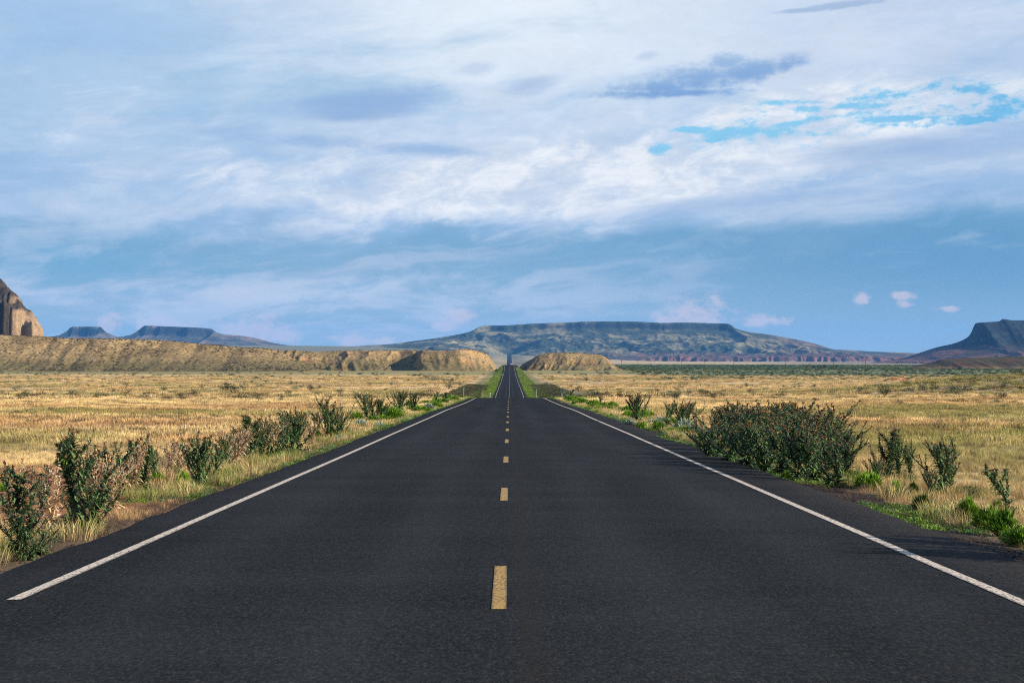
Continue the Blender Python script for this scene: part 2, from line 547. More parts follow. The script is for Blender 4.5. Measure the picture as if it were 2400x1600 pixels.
def mat_asphalt():
    m, g, b = new_mat('asphalt')
    p, (x, y, z) = pos_xyz(g)[0], pos_xyz(g)[1][:3]
    v = g.n.new('ShaderNodeTexVoronoi')
    v.inputs['Scale'].default_value = 85.0
    g.l.new(p, v.inputs['Vector'])
    vs = g.sep(v.outputs['Color'])
    stone = g.m('POWER', vs[0], 3.0)
    n1 = g.noise(p, 60.0, 4, 0.7)
    n2 = g.noise(g.xyz(g.mul(x, 0.7), g.mul(y, 0.06), 0.0), 1.0, 6, 0.6)
    n3 = g.noise(p, 1.7, 6, 0.65)
    n4 = g.noise(g.xyz(g.mul(x, 0.25), g.mul(y, 0.6), 0.0), 1.0, 3, 0.5)
    g1 = g.noise(g.xyz(g.mul(x, 42.0), g.mul(y, 11.0), 0.0), 1.0, 3, 0.75)
    g2 = g.noise(g.xyz(g.mul(x, 14.0), g.mul(y, 3.6), 3.0), 1.0, 4, 0.75)
    grain = g.mul(g.m('POWER', g.ramp(g1, 0.36, 0.74, False), 2.2), g.ramp(y, 190, 20))
    k = g.add(-0.10, g.mul(stone, 0.9), g.mul(n1, 0.3), g.mul(g.sub(n2, 0.5), 2.3), g.mul(n3, 0.22), g.mul(g.sub(n4, 0.5), 1.5), 0.44, g.mul(grain, 4.2), g.mul(g.m('POWER', g.ramp(g2, 0.35, 0.75, False), 2.0), 1.7), -0.12)
    # wheel tracks polished a little lighter
    ax = g.m('ABSOLUTE', x)
    tr = g.m('POWER', 2.718, g.mul(g.m('POWER', g.m('ABSOLUTE', g.sub(g.m('ABSOLUTE', g.sub(ax, 1.85)), 0.85)), 2.0), -9.0))
    k = g.add(k, g.mul(tr, 0.42))
    c = scale_col(g, (0.0086, 0.0092, 0.0095), k)
    # faint brown trace of an older line right of the centre
    old = g.mul(g.ramp(g.m('ABSOLUTE', g.sub(x, g.add(0.09, g.mul(g.sub(n4, 0.5), 0.05)))), 0.10, 0.03), 0.6)
    c = g.mix(old, c, scale_col(g, (0.019, 0.016, 0.0135), g.add(0.45, g.mul(stone, 1.2), g.mul(n3, 0.3))))
    # outer shoulder: coarser and slightly lighter
    sh = g.ramp(ax, 3.75, 3.9)
    c = g.mix(g.mul(sh, 0.5), c, scale_col(g, (0.0135, 0.0125, 0.0122), k))
    # dust blown on at the ragged edge
    du = g.mul(g.ramp(g.add(ax, g.mul(g.sub(n3, 0.5), 0.5)), 4.15, 4.5), 0.45)
    c = g.mix(du, c, scale_col(g, (0.034, 0.028, 0.024), g.add(0.3, stone, g.mul(n1, 0.4))))
    g.l.new(c, b.inputs['Base Color'])
    b.inputs['Roughness'].default_value = 0.85
    b.inputs['Specular IOR Level'].default_value = 0.06
    bump(g, b, g.add(g.mul(vs[1], 0.7), n1), 0.55, 0.004)
    return m


def mat_paint(name, col):
    m, g, b = new_mat(name)
    p, (x, y, z) = pos_xyz(g)[0], pos_xyz(g)[1][:3]
    v = g.n.new('ShaderNodeTexVoronoi')
    v.inputs['Scale'].default_value = 75.0
    g.l.new(p, v.inputs['Vector'])
    vs = g.sep(v.outputs['Color'])
    n1 = g.noise(p, 45.0, 5, 0.7)
    n2 = g.noise(p, 3.0, 5, 0.6)
    ax = g.m('ABSOLUTE', g.sub(g.m('ABSOLUTE', x), 3.65))
    gp = g.noise(g.xyz(g.mul(x, 36.0), g.mul(y, 8.0), 0.0), 1.0, 4, 0.75)
    cx = g.m('MINIMUM', g.m('ABSOLUTE', g.sub(g.m('ABSOLUTE', x), 3.65)), g.m('ABSOLUTE', g.add(x, 0.115)))
    edge = g.mul(g.ramp(cx, 0.030, 0.062), 0.30)
    worn = g.ramp(g.add(g.mul(vs[0], 0.35), g.mul(n1, 0.3), g.mul(n2, 0.3), g.mul(gp, 1.5), edge), 1.16, 1.46)
    c = scale_col(g, col, g.add(0.75, g.mul(n1, 0.5)))
    c = g.mix(g.mul(worn, 0.8), c, (0.03, 0.03, 0.03))
    g.l.new(c, b.inputs['Base Color'])
    b.inputs['Roughness'].default_value = 0.7
    bump(g, b, vs[1], 0.5, 0.003)
    return m


def mat_leafy(name, root, tip, trans=0.25, var=0.35, kind='OBJECT', spec=0.25, rough=0.6):
    """plant matter: vertex attribute 't' runs 0..1 from base to tip"""
    m, g, b = new_mat(name)
    t = attr(g, 't', out='Fac')
    oi = g.n.new('ShaderNodeObjectInfo')
    rnd = oi.outputs['Random']
    v = attr(g, 'v', out='Fac')
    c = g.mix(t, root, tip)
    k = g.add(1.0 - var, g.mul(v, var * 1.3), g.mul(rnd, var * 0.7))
    c = scale_col(g, c, k)
    g.l.new(c, b.inputs['Base Color'])
    b.inputs['Roughness'].default_value = rough
    b.inputs['Specular IOR Level'].default_value = spec
    if trans:
        tr = g.n.new('ShaderNodeBsdfTranslucent')
        g.l.new(c, tr.inputs[0])
        mx = g.n.new('ShaderNodeMixShader')
        mx.inputs[0].default_value = trans
        out = g.n['Material Output']
        g.l.new(b.outputs[0], mx.inputs[1])
        g.l.new(tr.outputs[0], mx.inputs[2])
        g.l.new(mx.outputs[0], out.inputs['Surface'])
    return m


def mat_tint(name, trans=0.3, rough=0.75, spec=0.12, root=0.45):
    """scattered cover: colour comes per plant from its own 'tint'"""
    m, g, b = new_mat(name)
    t = attr(g, 't', out='Fac')
    v = attr(g, 'v', out='Fac')
    c = attr(g, 'tint', 'INSTANCER')
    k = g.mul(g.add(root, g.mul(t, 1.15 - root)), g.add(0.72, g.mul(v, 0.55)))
    c = scale_col(g, c, k)
    g.l.new(c, b.inputs['Base Color'])
    b.inputs['Roughness'].default_value = rough
    b.inputs['Specular IOR Level'].default_value = spec
    if trans:
        tr = g.n.new('ShaderNodeBsdfTranslucent')
        g.l.new(c, tr.inputs[0])
        mx = g.n.new('ShaderNodeMixShader')
        mx.inputs[0].default_value = trans
        g.l.new(b.outputs[0], mx.inputs[1])
        g.l.new(tr.outputs[0], mx.inputs[2])
        g.l.new(mx.outputs[0], g.n['Material Output'].inputs['Surface'])
    return m


M = {}
M['ground'] = mat_ground()
M['hill'] = mat_hill('grassy_hillside', 0.55, 0.75, (0.055, 0.050, 0.025), 0.9, 0.42)
M['mesa'] = mat_hill('mesa_slope', 0.030, 0.8, (0.022, 0.032, 0.022), 7.0, 0.028)
M['cliff'] = mat_hill('cliff_rock', 0.35, 0.15, (0.05, 0.05, 0.03), 2.0, 0.2, 0.35)
M['asphalt'] = mat_asphalt()
M['white_paint'] = mat_paint('worn_white_paint', (0.58, 0.50, 0.40))
M['yellow_paint'] = mat_paint('worn_yellow_paint', (0.38, 0.235, 0.065))
M['stem'] = mat_leafy('thistle_stem', (0.024, 0.036, 0.020), (0.045, 0.070, 0.038), 0.0, 0.35)
M['leaf'] = mat_leafy('thistle_leaf', (0.012, 0.032, 0.013), (0.120, 0.205, 0.070), 0.06, 1.0, spec=0.35, rough=0.5)  # near-black base and pale tip paint shade and sun highlights into the leaf
M['dry_stem'] = mat_leafy('dry_thistle_stem', (0.26, 0.19, 0.12), (0.38, 0.29, 0.19), 0.0, 0.4)
M['dry_leaf'] = mat_leafy('dry_thistle_leaf', (0.26, 0.18, 0.10), (0.50, 0.38, 0.24), 0.15, 0.6)
M['dry_head'] = mat_leafy('dry_seed_head', (0.14, 0.08, 0.045), (0.42, 0.25, 0.12), 0.0, 0.5)
M['head'] = mat_leafy('thistle_seed_head', (0.05, 0.035, 0.018), (0.34, 0.165, 0.058), 0.0, 0.5)
M['purple'] = mat_leafy('thistle_blossom', (0.22, 0.03, 0.12), (0.38, 0.05, 0.24), 0.1, 0.3)
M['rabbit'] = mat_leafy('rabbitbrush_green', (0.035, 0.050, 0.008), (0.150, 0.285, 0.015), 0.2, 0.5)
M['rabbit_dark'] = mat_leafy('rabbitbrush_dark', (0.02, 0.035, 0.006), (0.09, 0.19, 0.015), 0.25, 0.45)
M['sage'] = mat_leafy('silver_sage', (0.10, 0.12, 0.075), (0.30, 0.36, 0.27), 0.2, 0.4)
M['scrub'] = mat_leafy('desert_scrub', (0.016, 0.016, 0.008), (0.050, 0.052, 0.024), 0.05, 0.6)
M['scrub_green'] = mat_leafy('green_scrub', (0.014, 0.022, 0.010), (0.040, 0.082, 0.034), 0.05, 0.5)
M['tint'] = mat_tint('grass_blades', 0.3)
M['tint_leaf'] = mat_tint('ground_weeds', 0.2, root=0.6)
M['bark'] = mat_plain('grey_bark', (0.09, 0.07, 0.05))
M['pole'] = mat_plain('weathered_pole_wood', (0.055, 0.042, 0.035))
M['steel'] = mat_plain('galvanised_steel', (0.42, 0.43, 0.42), 0.45, 0.4, 0.6)
M['post'] = mat_plain('pale_post', (0.30, 0.31, 0.28), 0.6)
M['sign_back'] = mat_plain('dark_green_sign_metal', (0.02, 0.06, 0.045), 0.5)
M['car_paint'] = mat_plain('white_car_paint', (0.62, 0.62, 0.62), 0.3, 0.5)
M['car_glass'] = mat_plain('dark_car_glass', (0.01, 0.012, 0.015), 0.1, 0.6)
M['tyre'] = mat_plain('black_tyre', (0.012, 0.012, 0.012), 0.8)
M['tail'] = mat_plain('red_tail_lamp', (0.25, 0.01, 0.01), 0.3)
M['pebble'] = mat_tint('loose_stones', 0.0, root=1.0)

# ------------------------------------------------------------------ mesh helpers


def raw_mesh(name, V, Fc, mat=None, attrs=None, smooth=False):
    V = np.asarray(V, np.float32)
    me = bpy.data.meshes.new(name)
    if isinstance(Fc, np.ndarray):
        nf, k = Fc.shape
        me.vertices.add(len(V))
        me.vertices.foreach_set('co', V.ravel())
        me.loops.add(nf * k)
        me.loops.foreach_set('vertex_index', Fc.astype(np.int32).ravel())
        me.polygons.add(nf)
        me.polygons.foreach_set('loop_start', np.arange(0, nf * k, k, dtype=np.int32))
        me.polygons.foreach_set('loop_total', np.full(nf, k, np.int32))
        me.update(calc_edges=True)
    else:
        me.from_pydata(V.tolist(), [], Fc)
    if mat:
        for mm in (mat if isinstance(mat, (list, tuple)) else [mat]):
            me.materials.append(mm)
    if attrs:
        for an, arr in attrs.items():
            arr = np.asarray(arr, np.float32)
            if arr.ndim == 1:
                a = me.attributes.new(an, 'FLOAT', 'POINT')
                a.data.foreach_set('value', arr)
            else:
                a = me.attributes.new(an, 'FLOAT_COLOR', 'POINT')
                a.data.foreach_set('color', np.concatenate([arr, np.ones((len(arr), 1), np.float32)], 1).ravel())
    if smooth:
        me.polygons.foreach_set('use_smooth', np.ones(len(me.polygons), bool))
    me.update()
    return me


def link(name, me, parent=None, loc=(0, 0, 0), rot=(0, 0, 0), scl=(1, 1, 1), **props):
    o = bpy.data.objects.new(name, me)
    COL.objects.link(o)
    if parent is not None:
        o.parent = parent
    o.location, o.rotation_euler, o.scale = loc, rot, scl
    for k, v in props.items():
        if v is not None:
            o[k] = v
    return o


def grid_faces(nr, nc):
    i = np.arange(nr - 1)[:, None] * nc + np.arange(nc - 1)[None, :]
    i = i.ravel()
    return np.stack([i, i + 1, i + nc + 1, i + nc], 1)


class Soup:
    """collects boxes, tubes and strips into one mesh"""
    def __init__(self):
        self.v, self.f, self.t, self.r = [], [], [], []

    def base(self):
        return len(self.v)

    def put(self, pts, faces, t=None, r=None):
        b = len(self.v)
        self.v.extend([tuple(p) for p in pts])
        self.f.extend([tuple(b + i for i in q) for q in faces])
        self.t.extend(t if t is not None else [0.5] * len(pts))
        self.r.extend([random.random() if r is None else r] * len(pts))

    def box(self, c, s, rot=None):
        pts = [Vector((sx * s[0] / 2, sy * s[1] / 2, sz * s[2] / 2)) for sx in (-1, 1) for sy in (-1, 1) for sz in (-1, 1)]
        if rot is not None:
            pts = [rot @ p for p in pts]
        pts = [p + Vector(c) for p in pts]
        self.put(pts, [(0, 1, 3, 2), (4, 6, 7, 5), (0, 4, 5, 1), (2, 3, 7, 6), (0, 2, 6, 4), (1, 5, 7, 3)])

    def tube(self, path, radii, n=5, t0=0.0, t1=1.0, cap=True):
        ring = []
        pts, ts = [], []
        m = len(path)
        for i, p in enumerate(path):
            d = (path[min(i + 1, m - 1)] - path[max(i - 1, 0)])
            d = d.normalized() if d.length > 1e-9 else Vector((0, 0, 1))
            u = d.orthogonal().normalized()
            w = d.cross(u)
            for k in range(n):
                a = 2 * math.pi * k / n
                pts.append(p + (u * math.cos(a) + w * math.sin(a)) * radii[i])
                ts.append(t0 + (t1 - t0) * i / max(1, m - 1))
        fc = []
        for i in range(m - 1):
            for k in range(n):
                a, b = i * n + k, i * n + (k + 1) % n
                fc.append((a, b, b + n, a + n))
        if cap:
            fc.append(tuple(range(n - 1, -1, -1)))
            fc.append(tuple((m - 1) * n + k for k in range(n)))
        self.put(pts, fc, ts)

    def ball(self, c, r, squash=1.0, nu=6, nv=4, jit=0.0, t=None, rr=None):
        pts, ts = [], []
        for j in range(nv + 1):
            th = math.pi * j / nv
            for i in range(nu):
                a = 2 * math.pi * (i + 0.5 * j) / nu
                q = r * (1 + random.uniform(-jit, jit))
                pts.append(Vector(c) + Vector((q * math.sin(th) * math.cos(a), q * math.sin(th) * math.sin(a), q * squash * math.cos(th))))
                ts.append(t if t is not None else 1.0 - j / nv)
        fc = [(j * nu + i, (j + 1) * nu + i, (j + 1) * nu + (i + 1) % nu, j * nu + (i + 1) % nu) for j in range(nv) for i in range(nu)]
        self.put(pts, fc, ts, rr)

    def mesh(self, name, mat, smooth=False):
        return raw_mesh(name, self.v, self.f, mat, {'t': self.t, 'v': self.r}, smooth)


# ------------------------------------------------------------------ ground sheet
STRAW = np.array([0.40, 0.285, 0.135])
PALE = np.array([0.50, 0.365, 0.19])
SOIL = np.array([0.30, 0.135, 0.055])
OLIVE = np.array([0.155, 0.150, 0.050])
GREEN = np.array([0.085, 0.125, 0.025])
SAGE_C = np.array([0.095, 0.120, 0.060])
GRAVEL = np.array([0.013, 0.0095, 0.008])


def lerp(a, b, k):
    return a * (1 - k[..., None]) + b * k[..., None]


def soil_mask(x, y):
    m = fbm(x / 9, y / 16, 3, 101) * 0.5 + 0.5
    left = np.exp(-((x + 10.5) / 4.5) ** 2 - ((y - 31) / 14) ** 2)
    far_ = fbm(x / 20 + 5, y / 30, 3, 103) * 0.5 + 0.5
    m2 = np.maximum(sst(m + 0.62 * left, 0.62, 0.85) * sst(y, 110, 50), 0.7 * sst(far_, 0.66, 0.80) * sst(y, 25, 60) * sst(y, 420, 250))
    return np.clip(m2, 0, 1)


def green_mask(x, y):
    n = fbm(x / 22, y / 30, 4, 111) * 0.5 + 0.5
    n2 = fbm(x / 120, y / 60, 4, 112) * 0.5 + 0.5
    right = sst(x / np.maximum(y, 1), 0.06, 0.2)
    m = sst(n * 0.55 + n2 * 0.45 + 0.16 * right * sst(y, 250, 90), 0.50, 0.68)
    hump = np.exp(-((x - 92) / 30) ** 2 - ((y - 300) / 110) ** 2)
    return np.clip(m * 0.75 + 1.1 * hump * (0.6 + 0.4 * n2), 0, 1)


def roadside_mask(x, y):
    ax = np.abs(x)
    lim = 6.0 + 1.5 * sst(y, 60, 150) + 5 * sst(y, 220, 330)
    return sst(ax, lim + 2, lim) * sst(y, 60, 130) * sst(y, 2600, 1600)


def ground_col(x, y):
    ax = np.abs(x)
    n = fbm(x / 5, y / 7, 3, 121) * 0.5 + 0.5
    band = fbm(x / 260 + 3, y / 70, 4, 131) * 0.5 + 0.5
    c = lerp(np.broadcast_to(STRAW, x.shape + (3,)), PALE, np.clip(sst(band, 0.35, 0.7), 0, 1))
    c = lerp(c, SOIL, soil_mask(x, y))
    c = lerp(c, OLIVE, green_mask(x, y) * 0.75 * sst(y, 2500, 1000))
    # narrow stripes of greener and redder ground in the middle distance
    st = fbm(x / 180 + 9, y / 28, 4, 141) * 0.5 + 0.5
    c = lerp(c, OLIVE, sst(st, 0.60, 0.72) * 0.7 * sst(y, 180, 300) * sst(y, 1900, 1200))
    c = lerp(c, SOIL * 1.15, sst(st, 0.36, 0.26) * 0.55 * sst(y, 250, 500) * sst(y, 2200, 1500))
    # foot of the hills and wide sage flat at the right
    c = lerp(c, OLIVE * 1.05, sst(y, 1080, 1320) * sst(y, 1800, 1500) * 0.75)
    sg = sst(y, 820 + 160 * fbm(x / 150, y / 200, 3, 151), 1080) * sst(x, 60, 140)
    rgt = sst(x / np.maximum(y, 1), 0.10, 0.17)
    c = lerp(c, SAGE_C, sg * 0.85 * sst(y, 6200 - 3200 * rgt, 4600 - 2400 * rgt))
    far = sst(y, 2600, 4500) * (1 - 0.8 * sg * (1 - rgt))
    c = lerp(c, np.array([0.20, 0.165, 0.11]), far * 0.8)
    pat = fbm(x / 900, y / 700, 4, 161) * 0.5 + 0.5
    c = lerp(c, np.array([0.13, 0.14, 0.08]), far * sst(pat, 0.45, 0.65) * 0.7)
    c = lerp(c, np.array([0.13, 0.14, 0.085]), sst(y, 7000, 10500) * sst(x, 700, 0) * 0.8)
    # verge
    rs = roadside_mask(x, y)
    c = lerp(c, np.array([0.085, 0.105, 0.028]) * (1.0 + 0.6 * fbm(x / 2.5, y / 12, 3, 171)[..., None]), rs * 0.8 * (0.55 + 0.45 * sst(fbm(x / 3, y / 22, 3, 172), -0.2, 0.2)))
    dk = sst(ax, 6.5, 8.5) * sst(ax, 16, 11) * sst(y, 235, 300) * sst(y, 900, 620)
    c = lerp(c, np.array([0.06, 0.055, 0.025]), dk * 0.8)
    gr = sst(x, 5.7 + 0.7 * n, 4.8 + 0.7 * n) * (x > 0) * sst(y, 130, 70)
    gl = sst(-x, 5.0 + 0.4 * n, 4.5 + 0.4 * n) * (x < 0) * sst(y, 130, 70)
    c = lerp(c, GRAVEL * (1.0 + 0.6 * (n[..., None])), np.clip(gr, 0, 1))
    c = lerp(c, np.array([0.055, 0.036, 0.024]), np.clip(gl, 0, 1) * 0.85)
    return np.clip(c, 0, 1)


th_in = np.arange(-20.0, 20.01, 0.085)
th = np.radians(np.concatenate([np.arange(-180, -20, 4.0), th_in, np.arange(24, 180.1, 4.0)]))
rr = np.geomspace(2.0, 25000.0, 640)
TH, RR = np.meshgrid(th, rr)
gx, gy = RR * np.sin(TH), RR * np.cos(TH)
gzv = G(gx, gy)
gcol = ground_col(gx, gy)
V_ = np.stack([gx, gy, gzv], -1).reshape(-1, 3)
ground_me = raw_mesh('ground', V_, grid_faces(len(rr), len(th)), M['ground'], {'Col': gcol.reshape(-1, 3)}, True)
link('ground', ground_me, kind='structure', label='dry grassland plain reaching to the mesas on both sides of the road')

# ------------------------------------------------------------------ hills and mesas as raised sheets


def X_at(px, d):
    return CAMX + (px - VPX) / F * d


def Z_at(py, d):
    return CAMZ - (py - HY) / F * d


def patch(name, x0, x1, nx, y0, y1, ny, hfun, cfun, mat, label):
    xs, ys = np.linspace(x0, x1, nx), np.linspace(y0, y1, ny)
    X, Y = np.meshgrid(xs, ys)
    g0 = G(X, Y, False)
    h = hfun(X, Y, g0)
    Zz = g0 + h
    gyy, gxx = np.gradient(Zz, ys, xs)
    slope = np.sqrt(gxx ** 2 + gyy ** 2)
    c = cfun(X, Y, h, slope, gxx, gyy)
    sink = 1.0 + 0.0006 * y0
    Zz = g0 + h - sink * np.exp(-np.clip(h, 0, None) / (sink * 0.6))
    me = raw_mesh(name, np.stack([X, Y, Zz], -1).reshape(-1, 3), grid_faces(ny, nx), mat, {'Col': np.clip(c, 0, 1).reshape(-1, 3)}, True)
    return link(name, me, kind='structure', label=label)


def hill_profile(s, p=1.5, roundn=0.12):
    s = np.clip(s, 0, None)
    f = np.where(s < 1, s ** p, 1.0)
    # round the shoulder
    return f - roundn * np.exp(-((s - 1.0) / 0.16) ** 2)


TAN = np.array([0.31, 0.215, 0.100])
TAN2 = np.array([0.185, 0.130, 0.060])
SCRUB = np.array([0.065, 0.052, 0.022])


def hill_cols(seed, red=0.0, dark=1.0):
    def f(X, Y, h, slope, gx_, gy_):
        n = fbm(X / 16, Y / 16, 4, seed) * 0.5 + 0.5
        n2 = fbm(X / 4, Y / 5, 3, seed + 5) * 0.5 + 0.5
        c = lerp(np.broadcast_to(TAN2, X.shape + (3,)), TAN, sst(n * 0.6 + n2 * 0.4, 0.35, 0.65))
        c = lerp(c, np.array([0.120, 0.100, 0.042]), sst(h, 13, 4) * 0.85)
        c = lerp(c, SCRUB, sst(n2, 0.58, 0.8) * 0.55)
        c = lerp(c, np.array([0.30, 0.12, 0.05]), red * sst(n, 0.55, 0.75))
        c = lerp(c, np.array([0.33, 0.21, 0.10]), sst(slope, 0.5, 0.9) * 0.4)
        c = lerp(c, TAN * 1.35, sst(h, 15, 24) * 0.5 * sst(n, 0.3, 0.6))
        return c * dark
    return f


# long ridge at the left
RD = 1480.0
ridge_top = Pchip([(X_at(p, RD), Z_at(q, RD)) for p, q in
                   [(-400, 780), (-100, 780), (0, 783), (100, 787), (170, 792), (300, 793), (400, 797), (440, 802), (500, 807), (560, 813), (620, 817), (648, 821),
                    (675, 833), (700, 844), (740, 858), (790, 872)]])


def ridge_h(X, Y, g0):
    top = ridge_top(X * RD / np.maximum(Y, RD)) + 0.5 * fbm(X / 12, Y * 0, 3, 201)
    bend = 10 * fbm(X / 90, 0 * Y, 2, 202) + 6 * ridged(X / 28, Y * 0.004, 2, 203)
    yb, yc = 1375 + bend, RD + bend * 0.8
    s = (Y - yb) / (yc - yb)
    hh = np.clip(top - g0, 0, None)
    f = hill_profile(s, 1.75, 0.03)
    gul = ridged(X / 9 + 0.3 * fbm(X / 30, Y / 30, 2, 207), Y / 55, 3, 204)
    h = hh * f - 0.75 * np.clip(1 - gul, 0, 2) * np.sin(np.pi * np.clip(s, 0, 1)) ** 1.0 * (hh / 26)
    h = h + 0.35 * fbm(X / 3, Y / 3, 3, 208) * sst(s, 0.1, 0.4)
    h = h - np.clip(s - 1, 0, None) * 0.02 * hh
    return np.clip(h, 0, None) * sst(Y, 1760, 1690)


patch('ridge', -560, -110, 420, 1350, 1765, 200, ridge_h, hill_cols(210), M['hill'], 'long tan grassy ridge behind the plain left of the road')

# eroded hills just left of the road
MD = 1560.0
mid_top = Pchip([(X_at(p, MD), Z_at(q, MD)) for p, q in
                 [(600, 826), (640, 820), (700, 822), (745, 826), (785, 822), (860, 821), (950, 820.5), (1050, 822), (1092, 819), (1118, 822), (1138, 829), (1150, 839), (1158, 852), (1166, 868)]])


def mid_h(X, Y, g0):
    top = mid_top(X * MD / np.maximum(Y, MD)) + 0.35 * fbm(X / 6, Y * 0, 3, 301)
    # spurs and hollows along the front
    wx = X + 4 * fbm(X / 20, Y / 20, 2, 305)
    spur = (62 * sst(wx, X_at(978, MD), X_at(1000, MD)) * sst(wx, X_at(1165, MD), X_at(1080, MD)) + 10 * ridged(wx / 17, Y / 90, 2, 306) + 16 * np.exp(-((wx - X_at(870, MD)) / 18) ** 2)
            - 26 * np.exp(-((wx - X_at(945, MD)) / 14) ** 2) + 12 * np.exp(-((wx - X_at(700, MD)) / 18) ** 2) + 9 * fbm(wx / 26, Y / 60, 2, 302))
    yb, yc = 1455 - spur * 0.35, MD - 18 - spur * 0.8
    s = (Y - yb) / (yc - yb)
    hh = np.clip(top - g0, 0, None)
    f = hill_profile(s, 1.5, 0.05)
    gul = ridged(X / 9 + Y / 60, Y / 40, 3, 303)
    h = hh * f - 1.5 * np.clip(1 - gul, 0, 2) * np.sin(np.pi * np.clip(s, 0, 1)) + 0.25 * fbm(X / 2.4, Y / 2.4, 3, 304) * sst(s, 0.1, 0.4)
    # ledge of rim rock at the left end
    rim = sst(X, X_at(800, MD), X_at(760, MD)) * sst(s, 0.74, 0.78) * (1 - sst(s, 1.0, 1.1))
    h = h + rim * 1.0
    return np.clip(h, 0, None) * sst(Y, 1760, 1680)


patch('eroded_hill', -215, -8, 330, 1440, 1765, 200, mid_h, hill_cols(310, 0.35, 1.05), M['hill'], 'low eroded tan hill ending at the left edge of the road cut')

right_top = Pchip([(X_at(p, MD), Z_at(q, MD)) for p, q in
                   [(1210, 870), (1222, 857), (1245, 842), (1268, 831), (1290, 827), (1330, 826.5), (1380, 829), (1408, 832), (1422, 838), (1432, 850), (1450, 862), (1475, 872)]])


def right_h(X, Y, g0):
    top = right_top(X * MD / np.maximum(Y, MD)) + 0.3 * fbm(X / 6, Y * 0, 3, 401)
    spur = 7 * fbm(X / 24, Y / 60, 2, 402)
    yb, yc = 1468 - spur * 0.5, MD - 12 - spur
    s = (Y - yb) / (yc - yb)
    hh = np.clip(top - g0, 0, None)
    f = hill_profile(s, 1.6, 0.04)
    gul = ridged(X / 8 - Y / 50, Y / 34, 3, 403)
    h = hh * f - 1.5 * np.clip(1 - gul, 0, 2) * np.sin(np.pi * np.clip(s, 0, 1)) + 0.25 * fbm(X / 2.4, Y / 2.4, 3, 404) * sst(s, 0.1, 0.4)
    return np.clip(h, 0, None) * sst(Y, 1740, 1650)


patch('grassy_hill', 5, 120, 190, 1465, 1745, 170, right_h, hill_cols(410, 0.2, 1.08), M['hill'], 'small tan rounded hill just right of the road crest')

# dark low hill at the far right
DD = 1900.0
dark_top = Pchip([(X_at(p, DD), Z_at(q, DD)) for p, q in
                  [(2100, 866), (2130, 861), (2150, 856), (2183, 850), (2208, 842), (2246, 839.5), (2320, 837), (2400, 834), (2600, 832), (2800, 842), (2950, 862)]])


def dark_h(X, Y, g0):
    top = dark_top(X * DD / np.maximum(Y, DD))
    yb, yc = 1770 + 25 * fbm(X / 60, 0 * Y, 2, 501), DD - 10
    s = (Y - yb) / (yc - yb)
    hh = np.clip(top - g0, 0, None)
    gul = ridged(X / 14, Y / 50, 3, 503)
    h = hh * hill_profile(s, 1.2, 0.05) - 1.4 * np.clip(1 - gul, 0, 2) * np.sin(np.pi * np.clip(s, 0, 1))
    return np.clip(h, 0, None) * sst(Y, 2180, 2050)


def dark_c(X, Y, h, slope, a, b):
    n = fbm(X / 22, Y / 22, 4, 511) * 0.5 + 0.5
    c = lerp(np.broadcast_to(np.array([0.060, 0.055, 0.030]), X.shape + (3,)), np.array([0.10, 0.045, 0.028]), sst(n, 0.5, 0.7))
    return lerp(c * 0.75, TAN * 0.6, sst(h, 4, 1.0) * 0.8)  # scrub and red soil tones, darkened to paint in cloud shade


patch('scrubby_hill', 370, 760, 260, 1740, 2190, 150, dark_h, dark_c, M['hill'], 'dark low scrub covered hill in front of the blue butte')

# sandstone cliff with dark cap at the left edge
CD = 2500.0
cl_top = Pchip([(X_at(p, CD), Z_at(q, CD)) for p, q in
                [(-900, 560), (-300, 575), (-120, 600), (-50, 640), (0, 664), (12, 674), (25, 690), (40, 700), (50, 712), (54, 722), (66, 730), (74, 733), (78, 743), (86, 751), (90, 760), (96, 768), (99, 778), (101, 789), (110, 796), (140, 800)]])


def cl_h(X, Y, g0):
    top = cl_top(X * CD / Y + 2.0 * fbm(Y / 7, X / 9, 3, 602))
    hh = np.clip(top - g0, 0, None)
    y0 = CD - 70 + 9 * ridged(X / 24, 0 * Y, 3, 603) + 3.5 * ridged(X / 6, 0 * Y, 3, 604) + 75 * sst(X, X_at(45, CD), X_at(5, CD)) * 0.0
    d = Y - y0
    talus = 22 * sst(d, -70, 0)
    wall = sst(d, 0, 6)
    ledge = 0.80 + 0.20 * sst(d, 30, 52)
    h = np.minimum(hh, talus) * (1 - wall) + hh * wall * ledge
    h = h + (3.5 * ridged(X / 6, Y / 6, 3, 605) + 7 * fbm(X / 22, Y / 22, 3, 606) * sst(h, 60, 85)) * wall
    return np.clip(h, 0, None) * sst(Y, 2820, 2740)


def cl_c(X, Y, h, slope, a, b):
    n = fbm(X / 14, Y / 14, 4, 611) * 0.5 + 0.5
    basalt = np.array([0.026, 0.023, 0.019])
    sand = np.array([0.235, 0.165, 0.098])
    zrel = h
    c = lerp(np.broadcast_to(sand, X.shape + (3,)), sand * 0.6, sst(n, 0.55, 0.75))
    k = sst(zrel + 6 * (n - 0.5), 71, 75) * (1 - 0.9 * sst(X, X_at(20, CD), X_at(26, CD)) * sst(X, X_at(52, CD), X_at(46, CD)) * sst(zrel + 5 * (n - 0.5), 80, 83) * sst(zrel, 92, 89))
    k = np.maximum(k, sst(X * CD / Y + 9 * (n - 0.5), X_at(34, CD), X_at(18, CD)) * 0.95)
    c = lerp(c, basalt, k * 0.93)
    return lerp(c, TAN2 * 0.9, sst(h, 22, 14))


patch('cliff_butte', -1250, -570, 480, 2400, 2830, 260, cl_h, cl_c, M['cliff'], 'pale sandstone cliff capped with dark rock at the left edge')

